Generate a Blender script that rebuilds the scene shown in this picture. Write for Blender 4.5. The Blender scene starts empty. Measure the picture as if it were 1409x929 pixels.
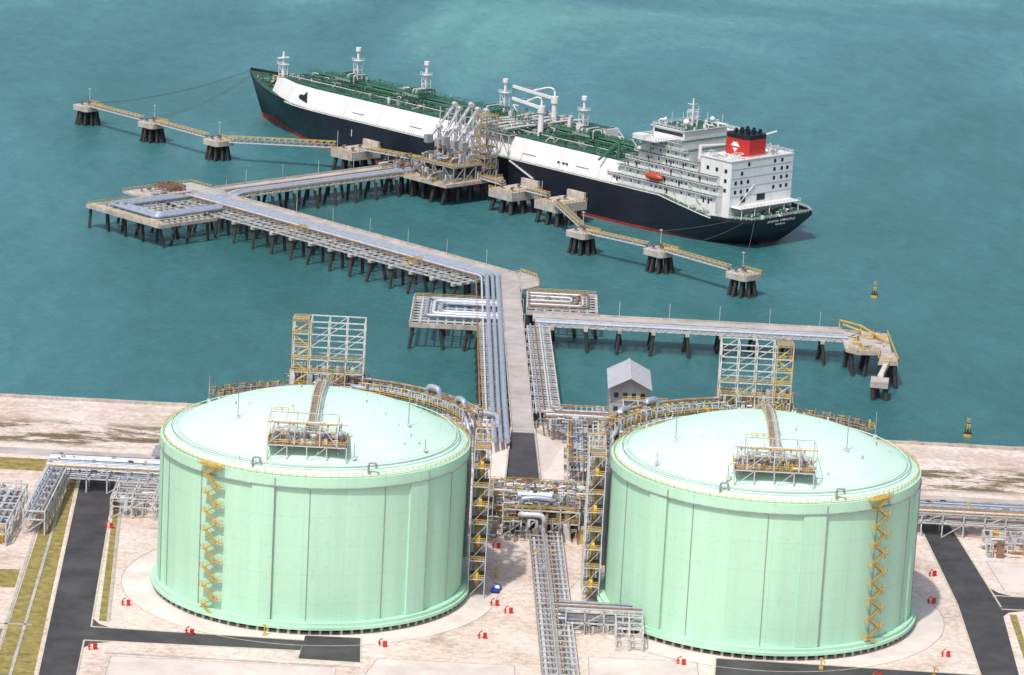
import bpy, math, random
from mathutils import Vector, Matrix
random.seed(7)
sc=bpy.context.scene
K=math.sqrt(0.5)
# ---------------------------------------------------------------- materials
MATS={}
def mat(name,col,rough=.6,metal=0,amp=.18,scale=.35,detail=6,col2=None,bump=0,stain=0):
    m=bpy.data.materials.new(name); m.use_nodes=True
    nt=m.node_tree; N=nt.nodes; L=nt.links
    b=N['Principled BSDF']; b.inputs['Roughness'].default_value=rough; b.inputs['Metallic'].default_value=metal
    tc=N.new('ShaderNodeTexCoord'); n=N.new('ShaderNodeTexNoise'); n.inputs['Scale'].default_value=scale
    n.inputs['Detail'].default_value=detail; n.inputs['Roughness'].default_value=.65
    L.new(tc.outputs['Object'],n.inputs['Vector'])
    r=N.new('ShaderNodeValToRGB'); r.color_ramp.elements[0].position=.3; r.color_ramp.elements[1].position=.7
    c=col[:3]
    lo=tuple(max(0,x*(1-amp)) for x in c) if col2 is None else col2[:3]
    hi=tuple(min(1,x*(1+amp)) for x in c)
    r.color_ramp.elements[0].color=(*lo,1); r.color_ramp.elements[1].color=(*hi,1)
    L.new(n.outputs['Fac'],r.inputs['Fac']); src=r.outputs['Color']
    if stain:
        mp=N.new('ShaderNodeMapping');mp.inputs['Scale'].default_value=(1,1,.12)
        n2=N.new('ShaderNodeTexNoise');n2.inputs['Scale'].default_value=.7;n2.inputs['Detail'].default_value=8
        L.new(tc.outputs['Object'],mp.inputs['Vector']);L.new(mp.outputs['Vector'],n2.inputs['Vector'])
        r2=N.new('ShaderNodeValToRGB');r2.color_ramp.elements[0].position=.52;r2.color_ramp.elements[1].position=.72
        r2.color_ramp.elements[0].color=(0,0,0,1);r2.color_ramp.elements[1].color=(stain,stain,stain,1)
        L.new(n2.outputs['Fac'],r2.inputs['Fac'])
        mx=N.new('ShaderNodeMixRGB');mx.inputs['Color2'].default_value=(.20,.12,.07,1)
        L.new(r2.outputs['Color'],mx.inputs['Fac']);L.new(src,mx.inputs['Color1']);src=mx.outputs[0]
    L.new(src,b.inputs['Base Color'])
    if bump:
        bp=N.new('ShaderNodeBump'); bp.inputs['Strength'].default_value=bump; bp.inputs['Distance'].default_value=.3
        L.new(n.outputs['Fac'],bp.inputs['Height']); L.new(bp.outputs['Normal'],b.inputs['Normal'])
    MATS[name]=m; return m
mat('concrete',(.43,.39,.35),.85,amp=.3,scale=.25,stain=.45)
mat('road_concrete',(.40,.37,.345),.85,amp=.25,scale=.10,detail=10)
mat('asphalt',(.052,.050,.052),.8,amp=.5,scale=.10,detail=10)
mat('steel_white',(.53,.53,.52),.5,amp=.25,scale=.8,stain=.3)
mat('steel_grey',(.28,.29,.30),.5,amp=.3,scale=.8,stain=.4)
mat('pipe_silver',(.35,.39,.46),.4,.25,amp=.2,scale=.5)
mat('pipe_white',(.58,.60,.62),.4,.1,amp=.15,scale=.5,stain=.2)
mat('yellow_paint',(.60,.38,.06),.5,amp=.3,scale=.9)
mat('rust_steel',(.22,.13,.085),.7,amp=.5,scale=.9)
mat('grating',(.22,.19,.15),.8,amp=.3,scale=.9)
mat('grating_light',(.30,.30,.28),.8,amp=.3,scale=.9)
mat('pile_dark',(.035,.03,.028),.7,amp=.5,scale=.6)
mat('hull_black',(.013,.015,.026),.4,amp=.35,scale=.08)
mat('hull_red',(.28,.03,.028),.5,amp=.3,scale=.2)
mat('deck_green',(.028,.090,.058),.6,amp=.5,scale=.35)
mat('green_pipe',(.05,.16,.10),.5,amp=.35,scale=.6)
mat('ship_white',(.72,.72,.71),.4,amp=.07,scale=.12,stain=.12)
mat('window_dark',(.02,.025,.03),.15,amp=.2)
mat('funnel_red',(.48,.025,.025),.45,amp=.1)
mat('black',(.01,.01,.012),.5,amp=.2)
mat('orange',(.48,.055,.025),.4,amp=.1)
mat('red_paint',(.50,.02,.02),.4,amp=.2)
mat('blue_paint',(.02,.07,.35),.3,amp=.1)
mat('rubber',(.015,.015,.015),.8)
mat('shed_wall',(.34,.34,.34),.6,amp=.15,stain=.3)
mat('shed_roof',(.47,.48,.52),.5,amp=.1,scale=.2,stain=.15)
mat('rock',(.16,.14,.12),.9,amp=.6,scale=.5,bump=.6)
mat('dry_grass',(.25,.20,.06),.95,amp=.5,scale=.35,detail=10)
mat('gravel_apron',(.66,.58,.53),.95,amp=.18,scale=.12,detail=10)
mat('pad_concrete',(.62,.54,.49),.9,amp=.2,scale=.10,detail=12)
mat('kerb',(.52,.48,.38),.85,amp=.2)
mat('rope',(.10,.10,.09),.9)
def tank_paint(name,col,dome=False):
    m=bpy.data.materials.new(name); m.use_nodes=True; nt=m.node_tree;N=nt.nodes;L=nt.links
    b=N['Principled BSDF']; b.inputs['Roughness'].default_value=.6; b.inputs['Specular IOR Level'].default_value=.3
    tc=N.new('ShaderNodeTexCoord'); sp=N.new('ShaderNodeSeparateXYZ'); L.new(tc.outputs['Object'],sp.inputs[0])
    at=N.new('ShaderNodeMath'); at.operation='ARCTAN2'; L.new(sp.outputs['Y'],at.inputs[0]); L.new(sp.outputs['X'],at.inputs[1])
    def line(src,mul,width):
        a=N.new('ShaderNodeMath');a.operation='MULTIPLY';a.inputs[1].default_value=mul;L.new(src,a.inputs[0])
        f=N.new('ShaderNodeMath');f.operation='FRACT';L.new(a.outputs[0],f.inputs[0])
        l=N.new('ShaderNodeMath');l.operation='LESS_THAN';l.inputs[1].default_value=width;L.new(f.outputs[0],l.inputs[0])
        return l.outputs[0]
    if dome:
        ln=N.new('ShaderNodeVectorMath');ln.operation='LENGTH';cx=N.new('ShaderNodeCombineXYZ')
        L.new(sp.outputs['X'],cx.inputs[0]);L.new(sp.outputs['Y'],cx.inputs[1]);L.new(cx.outputs[0],ln.inputs[0])
        l1=line(ln.outputs['Value'],.12,.02); l2=line(at.outputs[0],24/6.28318,.009)
    else:
        l1=line(sp.outputs['Z'],.128,.016); l2=line(at.outputs[0],24/6.28318,.012)
    mx=N.new('ShaderNodeMath');mx.operation='MAXIMUM';L.new(l1,mx.inputs[0]);L.new(l2,mx.inputs[1])
    n=N.new('ShaderNodeTexNoise');n.inputs['Scale'].default_value=.05 if dome else .16;n.inputs['Detail'].default_value=9;n.inputs['Roughness'].default_value=.6
    mp=N.new('ShaderNodeMapping'); mp.inputs['Scale'].default_value=(1,1,.08 if not dome else 1)
    L.new(tc.outputs['Object'],mp.inputs['Vector']);L.new(mp.outputs['Vector'],n.inputs['Vector'])
    r=N.new('ShaderNodeValToRGB');r.color_ramp.elements[0].position=.3;r.color_ramp.elements[1].position=.7
    r.color_ramp.elements[0].color=(*[c*.90 for c in col],1);r.color_ramp.elements[1].color=(*[min(1,c*1.05) for c in col],1)
    L.new(n.outputs['Fac'],r.inputs['Fac'])
    mix=N.new('ShaderNodeMixRGB');mix.blend_type='MULTIPLY';mix.inputs['Color2'].default_value=(.84,.9,.87,1)
    L.new(mx.outputs[0],mix.inputs['Fac']);L.new(r.outputs['Color'],mix.inputs['Color1']);src=mix.outputs[0]
    g=N.new('ShaderNodeTexNoise');g.inputs['Scale'].default_value=.9;g.inputs['Detail'].default_value=8;L.new(tc.outputs['Object'],g.inputs['Vector'])
    gr=N.new('ShaderNodeValToRGB');gr.color_ramp.elements[0].position=.58;gr.color_ramp.elements[1].position=.75;gr.color_ramp.elements[0].color=(0,0,0,1);gr.color_ramp.elements[1].color=(.5,.5,.5,1)
    L.new(g.outputs['Fac'],gr.inputs['Fac'])
    m3=N.new('ShaderNodeMixRGB');m3.blend_type='MULTIPLY';m3.inputs['Color2'].default_value=(.80,.80,.72,1);L.new(gr.outputs[0],m3.inputs['Fac']);L.new(src,m3.inputs['Color1'])
    L.new(m3.outputs[0],b.inputs['Base Color']); MATS[name]=m
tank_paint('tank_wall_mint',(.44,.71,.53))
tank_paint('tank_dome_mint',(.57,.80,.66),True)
# ---------------------------------------------------------------- mesh builder
class MB:
    def __init__(s): s.v=[];s.f=[];s.m=[];s.sm=[];s.ml=[];s.M=None
    def mi(s,name):
        if name not in s.ml: s.ml.append(name)
        return s.ml.index(name)
    def add(s,vs,fs,m,smooth=False):
        o=len(s.v)
        if s.M is not None: vs=[tuple(s.M@Vector(p)) for p in vs]
        s.v+= [tuple(p) for p in vs]; k=s.mi(m)
        for f in fs: s.f.append(tuple(i+o for i in f)); s.m.append(k); s.sm.append(smooth)
    def box(s,x0,x1,y0,y1,z0,z1,m):
        s.add([(x0,y0,z0),(x1,y0,z0),(x1,y1,z0),(x0,y1,z0),(x0,y0,z1),(x1,y0,z1),(x1,y1,z1),(x0,y1,z1)],
          [(3,2,1,0),(4,5,6,7),(0,1,5,4),(1,2,6,5),(2,3,7,6),(3,0,4,7)],m)
    def prism(s,pts,z0,z1,m):
        n=len(pts); s.add([(p[0],p[1],z0) for p in pts]+[(p[0],p[1],z1) for p in pts],
          [tuple(range(n-1,-1,-1)),tuple(range(n,2*n))]+[(i,(i+1)%n,(i+1)%n+n,i+n) for i in range(n)],m)
    def sheet(s,pts,z,m): s.add([(p[0],p[1],z) for p in pts],[tuple(range(len(pts)))],m)
    def beam(s,p,q,w,m,h=None):
        p=Vector(p);q=Vector(q);d=q-p
        if d.length<1e-6:return
        d.normalize();up=Vector((0,0,1)) if abs(d.z)<.95 else Vector((1,0,0))
        a=d.cross(up).normalized()*w/2;b=a.cross(d).normalized()*(h or w)/2
        vs=[p-a-b,p+a-b,p+a+b,p-a+b,q-a-b,q+a-b,q+a+b,q-a+b]
        s.add(vs,[(0,1,2,3),(7,6,5,4),(0,4,5,1),(1,5,6,2),(2,6,7,3),(3,7,4,0)],m)
    def cyl(s,p,q,r,m,n=8,r2=None):
        p=Vector(p);q=Vector(q);d=(q-p).normalized();up=Vector((0,0,1)) if abs(d.z)<.95 else Vector((1,0,0))
        a=d.cross(up).normalized();b=a.cross(d);r2=r if r2 is None else r2
        vs=[p+(a*math.cos(t)+b*math.sin(t))*r for t in [6.28318*i/n for i in range(n)]]+[q+(a*math.cos(t)+b*math.sin(t))*r2 for t in [6.28318*i/n for i in range(n)]]
        s.add(vs,[(i,i+n,(i+1)%n+n,(i+1)%n) for i in range(n)],m,True)
        s.add([vs[i] for i in range(n)],[tuple(range(n))],m); s.add([vs[i+n] for i in range(n)],[tuple(range(n-1,-1,-1))],m)
    def pipe(s,pts,r,m,n=8,bend=2.0):
        P=[Vector(p) for p in pts];Q=[P[0]]
        for i in range(1,len(P)-1):
            a=(P[i-1]-P[i]);b=(P[i+1]-P[i]);k=min(bend,a.length*.45,b.length*.45)
            A=P[i]+a.normalized()*k;B=P[i]+b.normalized()*k
            for t in (0,.33,.67,1): Q.append(A*(1-t)**2+P[i]*2*t*(1-t)+B*t*t)
        Q.append(P[-1]); rings=[]
        for i,c in enumerate(Q):
            d=(Q[min(i+1,len(Q)-1)]-Q[max(i-1,0)]).normalized();up=Vector((0,0,1)) if abs(d.z)<.9 else Vector((K,K,0))
            a=d.cross(up).normalized();b=a.cross(d)
            rings.append([c+(a*math.cos(t)+b*math.sin(t))*r for t in [6.28318*j/n for j in range(n)]])
        vs=[v for rg in rings for v in rg]
        s.add(vs,[(i*n+j,(i+1)*n+j,(i+1)*n+(j+1)%n,i*n+(j+1)%n) for i in range(len(Q)-1) for j in range(n)],m,True)
        s.add(rings[0],[tuple(range(n))],m);s.add(rings[-1],[tuple(range(n-1,-1,-1))],m)
    def lathe(s,prof,m,n=96,a0=0,smooth=True,cap=False):
        vs=[(r*math.cos(a0+6.283185*i/n),r*math.sin(a0+6.283185*i/n),z) for r,z in prof for i in range(n)]
        s.add(vs,[(k*n+i,k*n+(i+1)%n,(k+1)*n+(i+1)%n,(k+1)*n+i) for k in range(len(prof)-1) for i in range(n)],m,smooth)
    def rail(s,pts,m='yellow_paint',h=1.2,sp=3,w=.13):
        for a,b in zip(pts[:-1],pts[1:]):
            a=Vector(a);b=Vector(b);L=(b-a).length;n=max(1,int(L/sp))
            for i in range(n+1):
                p=a.lerp(b,i/n); s.beam(p,p+Vector((0,0,h)),w,m)
            for z in (h*.55,h): s.beam(a+Vector((0,0,z)),b+Vector((0,0,z)),w,m)
    def rack(s,x0,x1,y0,y1,z0,zs,bx,by,w,m,brace=0,tr=0):
        nx=max(1,round((x1-x0)/bx));ny=max(1,round((y1-y0)/by))
        X=[x0+(x1-x0)*i/nx for i in range(nx+1)];Y=[y0+(y1-y0)*i/ny for i in range(ny+1)]
        for x in X:
            for y in Y: s.beam((x,y,z0),(x,y,zs[-1]),w,m)
        for z in zs:
            for x in X: s.beam((x,y0,z),(x,y1,z),w,m)
            for y in Y: s.beam((x0,y,z),(x1,y,z),w,m)
        zz=[z0]+list(zs)
        if brace:
            for k in range(len(zz)-1):
                for i in range(nx):
                    for y in (y0,y1):
                        if (i+k)%brace==0: s.beam((X[i],y,zz[k]),(X[i+1],y,zz[k+1]),w*.6,m)
                        if tr: s.beam((X[i+1],y,zz[k]),(X[i],y,zz[k+1]),w*.6,m)
                for j in range(ny):
                    for x in (x0,x1):
                        if (j+k)%brace==0: s.beam((x,Y[j],zz[k]),(x,Y[j+1],zz[k+1]),w*.6,m)
    def build(s,name,loc=(0,0,0),rot=0):
        me=bpy.data.meshes.new(name);me.from_pydata(s.v,[],s.f)
        for n in s.ml: me.materials.append(MATS[n])
        me.polygons.foreach_set('material_index',s.m);me.polygons.foreach_set('use_smooth',s.sm);me.update()
        o=bpy.data.objects.new(name,me);o.location=loc;o.rotation_euler[2]=rot;sc.collection.objects.link(o);return o
def inst(o,name,loc,rot=0,scale=(1,1,1)):
    n=bpy.data.objects.new(name,o.data);n.location=loc;n.rotation_euler[2]=rot;n.scale=scale;sc.collection.objects.link(n);return n
PM=['pipe_silver','pipe_white','steel_grey','pipe_silver','pipe_white','rust_steel']
def bundle(mb,axis,a0,a1,b0,b1,z,n,rmin=.15,rmax=.5,lift=0):
    for i in range(n):
        b=b0+(b1-b0)*(i+.5)/n; r=random.uniform(rmin,min(rmax,(b1-b0)/n*.42)); m=random.choice(PM)
        if axis=='x': mb.pipe([(a0,b,z+r),(a1,b,z+r)],r,m,6)
        else: mb.pipe([(b,a0,z+r),(b,a1,z+r)],r,m,6)
def clutter(mb,x0,x1,y0,y1,z,n,mats,smin=.5,smax=2,hmax=2):
    for i in range(n):
        x=random.uniform(x0,x1);y=random.uniform(y0,y1);m=random.choice(mats);k=random.random();a=random.uniform(smin,smax)
        h=random.uniform(.4,hmax)
        if k<.22: mb.box(x-a/2,x+a/2,y-a*.3,y+a*.3,z,z+h,m)
        elif k<.42: mb.cyl((x,y,z),(x,y,z+h),a*.28,m,8)
        elif k<.72: mb.pipe([(x,y,z),(x,y,z+h),(x+random.choice((-1,1))*a*1.6,y,z+h),(x+random.choice((-1,1))*a*1.6,y+a,z)],a*.13,m,6,.5)
        elif k<.86: mb.cyl((x-a,y,z+h*.5),(x+a,y,z+h*.5),a*.22,m,8)
        else:
            for dx in (-a/2,a/2):
                for dy in (-a/2,a/2): mb.beam((x+dx,y+dy,z),(x+dx,y+dy,z+h),.14,m)
            for dy in (-a/2,a/2): mb.beam((x-a/2,y+dy,z+h),(x+a/2,y+dy,z+h),.14,m)
            for dx in (-a/2,a/2): mb.beam((x+dx,y-a/2,z+h),(x+dx,y+a/2,z+h),.14,m)
# ---------------------------------------------------------------- sea
SEA=-5.0
def sea():
    m=bpy.data.materials.new('sea_water');m.use_nodes=True;nt=m.node_tree;N=nt.nodes;L=nt.links;b=N['Principled BSDF']
    b.inputs['Roughness'].default_value=.26;b.inputs['IOR'].default_value=1.33;b.inputs['Specular IOR Level'].default_value=.45
    tc=N.new('ShaderNodeTexCoord')
    def noise(scale,det,vs=(1,1,1),rg=.55,dist=0,rot=.5):
        mp=N.new('ShaderNodeMapping');mp.inputs['Scale'].default_value=vs;mp.inputs['Rotation'].default_value=(0,0,rot)
        n=N.new('ShaderNodeTexNoise');n.inputs['Scale'].default_value=scale;n.inputs['Detail'].default_value=det;n.inputs['Roughness'].default_value=rg;n.inputs['Distortion'].default_value=dist
        L.new(tc.outputs['Object'],mp.inputs['Vector']);L.new(mp.outputs['Vector'],n.inputs['Vector']);return n
    big=noise(.0045,6,(1,.45,1),.55,.8,.15)
    sp=N.new('ShaderNodeSeparateXYZ');L.new(tc.outputs['Object'],sp.inputs[0])
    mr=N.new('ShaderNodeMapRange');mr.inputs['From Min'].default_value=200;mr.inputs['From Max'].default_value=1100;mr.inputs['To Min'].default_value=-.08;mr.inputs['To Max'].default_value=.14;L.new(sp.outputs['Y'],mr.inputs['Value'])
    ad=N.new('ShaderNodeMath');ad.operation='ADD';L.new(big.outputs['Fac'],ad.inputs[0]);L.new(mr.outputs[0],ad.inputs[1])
    r=N.new('ShaderNodeValToRGB');e=r.color_ramp.elements;e[0].position=.30;e[1].position=.76
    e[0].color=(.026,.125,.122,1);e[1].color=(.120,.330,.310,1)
    x=e.new(.50);x.color=(.046,.172,.185,1)
    x=e.new(.62);x.color=(.066,.215,.240,1)
    L.new(ad.outputs[0],r.inputs['Fac'])
    sm=noise(.11,10,(1,.4,1),.75,.4)
    r2=N.new('ShaderNodeValToRGB');e=r2.color_ramp.elements;e[0].position=.3;e[1].position=.72;e[0].color=(.76,.79,.81,1);e[1].color=(1.2,1.18,1.16,1)
    L.new(sm.outputs['Fac'],r2.inputs['Fac'])
    mx=N.new('ShaderNodeMixRGB');mx.blend_type='MULTIPLY';mx.inputs['Fac'].default_value=1
    L.new(r.outputs['Color'],mx.inputs['Color1']);L.new(r2.outputs['Color'],mx.inputs['Color2']);L.new(mx.outputs[0],b.inputs['Base Color'])
    w=noise(.30,9,(1,.5,1),.72,.3)
    bp=N.new('ShaderNodeBump');bp.inputs['Strength'].default_value=.8;bp.inputs['Distance'].default_value=1.2
    L.new(w.outputs['Fac'],bp.inputs['Height']);L.new(bp.outputs['Normal'],b.inputs['Normal'])
    MATS['sea_water']=m
    mb=MB();S=30000;mb.sheet([(-S,-S),(S,-S),(S,S),(-S,S)],SEA,'sea_water');mb.build('sea')
sea()
# ---------------------------------------------------------------- ground
def ground():
    m=bpy.data.materials.new('ground_sand');m.use_nodes=True;nt=m.node_tree;N=nt.nodes;L=nt.links;b=N['Principled BSDF'];b.inputs['Roughness'].default_value=.95
    tc=N.new('ShaderNodeTexCoord')
    def noise(scale,det,rg=.6,vs=(1,1,1)):
        mp=N.new('ShaderNodeMapping');mp.inputs['Scale'].default_value=vs
        n=N.new('ShaderNodeTexNoise');n.inputs['Scale'].default_value=scale;n.inputs['Detail'].default_value=det;n.inputs['Roughness'].default_value=rg
        L.new(tc.outputs['Object'],mp.inputs['Vector']);L.new(mp.outputs['Vector'],n.inputs['Vector']);return n
    a=noise(.04,12,.75)
    r=N.new('ShaderNodeValToRGB');e=r.color_ramp.elements;e[0].position=.34;e[1].position=.60;e[0].color=(.44,.33,.27,1);e[1].color=(.80,.70,.64,1)
    x=e.new(.45);x.color=(.69,.57,.50,1)
    L.new(a.outputs['Fac'],r.inputs['Fac'])
    s=noise(.45,10,.8)
    r2=N.new('ShaderNodeValToRGB');e=r2.color_ramp.elements;e[0].position=.32;e[1].position=.60;e[0].color=(.60,.56,.52,1);e[1].color=(1.06,1.06,1.05,1)
    L.new(s.outputs['Fac'],r2.inputs['Fac'])
    mx=N.new('ShaderNodeMixRGB');mx.blend_type='MULTIPLY';mx.inputs['Fac'].default_value=1;L.new(r.outputs['Color'],mx.inputs['Color1']);L.new(r2.outputs['Color'],mx.inputs['Color2'])
    sp=N.new('ShaderNodeSeparateXYZ');L.new(tc.outputs['Object'],sp.inputs[0])
    mr=N.new('ShaderNodeValToRGB');e=mr.color_ramp.elements;e[0].position=.0;e[0].color=(0,0,0,1);e[1].position=1;e[1].color=(0,0,0,1)
    for p,v in ((.16,0.0),(.24,1),(.52,1),(.62,.2),(.86,.2)):
        q=e.new(p);q.color=(v,v,v,1)
    mp=N.new('ShaderNodeMapRange');mp.inputs['From Min'].default_value=100;mp.inputs['From Max'].default_value=170;L.new(sp.outputs['Y'],mp.inputs['Value']);L.new(mp.outputs[0],mr.inputs['Fac'])
    wn=noise(.07,12,.8,(.35,1,1));wr=N.new('ShaderNodeValToRGB');e=wr.color_ramp.elements;e[0].position=.46;e[1].position=.52;L.new(wn.outputs['Fac'],wr.inputs['Fac'])
    ml=N.new('ShaderNodeMath');ml.operation='MULTIPLY';L.new(mr.outputs[0],ml.inputs[0]);L.new(wr.outputs[0],ml.inputs[1])
    m2=N.new('ShaderNodeMixRGB');m2.inputs['Color2'].default_value=(.13,.11,.05,1);L.new(ml.outputs[0],m2.inputs['Fac']);L.new(mx.outputs[0],m2.inputs['Color1'])
    w3=noise(.16,12,.8);r3=N.new('ShaderNodeValToRGB');e=r3.color_ramp.elements;e[0].position=.58;e[1].position=.68;e[1].color=(.75,.75,.75,1);L.new(w3.outputs['Fac'],r3.inputs['Fac'])
    m4=N.new('ShaderNodeMixRGB');m4.inputs['Color2'].default_value=(.27,.21,.14,1);L.new(r3.outputs[0],m4.inputs['Fac']);L.new(m2.outputs[0],m4.inputs['Color1'])
    L.new(m4.outputs[0],b.inputs['Base Color'])
    bp=N.new('ShaderNodeBump');bp.inputs['Strength'].default_value=.6;bp.inputs['Distance'].default_value=.5;L.new(s.outputs['Fac'],bp.inputs['Height']);L.new(bp.outputs['Normal'],b.inputs['Normal'])
    MATS['ground_sand']=m
    mb=MB();mb.box(-6000,6000,-6000,166,-8,0,'ground_sand');mb.build('ground')
    mb=MB();mb.box(-6000,6000,166,167.2,-8,.9,'concrete')
    N_=260
    for i in range(N_):
        x0=-420+840*i/N_;x1=-420+840*(i+1)/N_
        ys=[167.2,170.5,174,178]
        for j in range(3):
            z0=-.3-j*1.6+random.uniform(-.6,.6)
            mb.prism([(x0+random.uniform(-.8,.8),ys[j]),(x1+random.uniform(-.8,.8),ys[j]+random.uniform(-.6,.6)),(x1,ys[j+1]+.8),(x0,ys[j+1]+random.uniform(0,1.4))],-8,z0,'rock')
    mb.build('seawall')
ground()
# ---------------------------------------------------------------- roads
def strip(mb,pts,z,m,kerb=True,km='kerb'):
    mb.sheet(pts,z,m)
    n=len(pts)
    for i in range(n):
        a=pts[i];b=pts[(i+1)%n]
        if kerb is True or i in kerb: mb.beam((a[0],a[1],.08),(b[0],b[1],.08),.45,km,.2)
mb=MB()
strip(mb,[(-112,-110),(-102.5,-110),(-105.2,-68),(-104.8,-57),(-115.5,83),(-126,83)],.03,'asphalt',kerb=(3,5,1))
strip(mb,[(-105.2,-68),(-50,-67.5),(-49.5,-59),(-104.8,-57)],.034,'asphalt',kerb=(0,2))
mb.sheet([(-104.7,-57.1),(-99,-57.2),(-103,-54.5),(-105.3,-50)],.038,'asphalt');mb.sheet([(-105.3,-68),(-104.8,-74),(-102.8,-70),(-98,-68)],.038,'asphalt')
strip(mb,[(-50,-74),(-34,-74.5),(-35,-54.6),(-49.5,-55)],.042,'asphalt',kerb=(0,1))
mb.build('access_road')
mb=MB()
strip(mb,[(125,-110),(137,-110),(135.5,-60),(138,0),(131.5,90),(122.5,90),(126,0)],.03,'asphalt',kerb=(1,3,5,6))
strip(mb,[(137.8,-2),(230,2),(230,11),(137.6,10)],.034,'asphalt',kerb=(0,2))
mb.sheet([(137.5,10),(143,10.2),(139,13),(136.5,18)],.038,'asphalt');mb.sheet([(137.6,-2),(137.2,-9),(139.5,-4.5),(145,-1.7)],.038,'asphalt')
strip(mb,[(56,-71),(125.5,-73),(125.5,-58.5),(57,-56)],.034,'asphalt',kerb=(0,2,3))
mb.build('access_road')
mb=MB(); mb.sheet([(-400,101),(400,101),(400,108),(-400,108)],.03,'road_concrete'); mb.build('shore_service_road')
mb=MB()
for p in ([(-96,-112),(-40,-112),(-40,-79),(-97,-79)],[(-38,-112),(6,-112),(5,-70),(-30,-70)],[(24,-112),(52,-112),(52,-60),(24,-60)],[(141,14),(200,16),(200,44),(139,42)],[(-100,44),(-88,44),(-88,60),(-101,60)]):
    mb.sheet(p,.016,'pad_concrete')
    for a,b in zip(p,p[1:]+p[:1]): mb.beam((*a,.02),(*b,.02),.3,'concrete',.1)
mb.build('concrete_pavement')
mb=MB()
mb.sheet([(-123.5,-110),(-113,-110),(-127,83),(-133,83)],.02,'dry_grass')
mb.sheet([(-180,-110),(-125,-110),(-126,-62),(-180,-66)],.02,'dry_grass')
mb.sheet([(-180,-30),(-129,-28),(-130,-12),(-180,-16)],.022,'dry_grass')
mb.sheet([(-103.5,-52),(-101.5,-52),(-113,75),(-114.5,75)],.02,'dry_grass')
mb.sheet([(138.5,-50),(140.0,-50),(141.5,-6),(139.5,-6)],.02,'dry_grass')
mb.sheet([(-175,84),(-135,84),(-135,97),(-175,97)],.02,'dry_grass')
mb.build('grass_verge')
mb=MB()
for a,b in [((-119,-110),(-129.5,83)),((-124,-110),(-134,83)),((-180,-60),(-120,-58)),((-101,-52),(-112.5,75)),((-99,-77),(-34,-78))]:
    mb.beam((*a,.05),(*b,.05),.8,'concrete',.3)
mb.build('drainage_channel')
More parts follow.
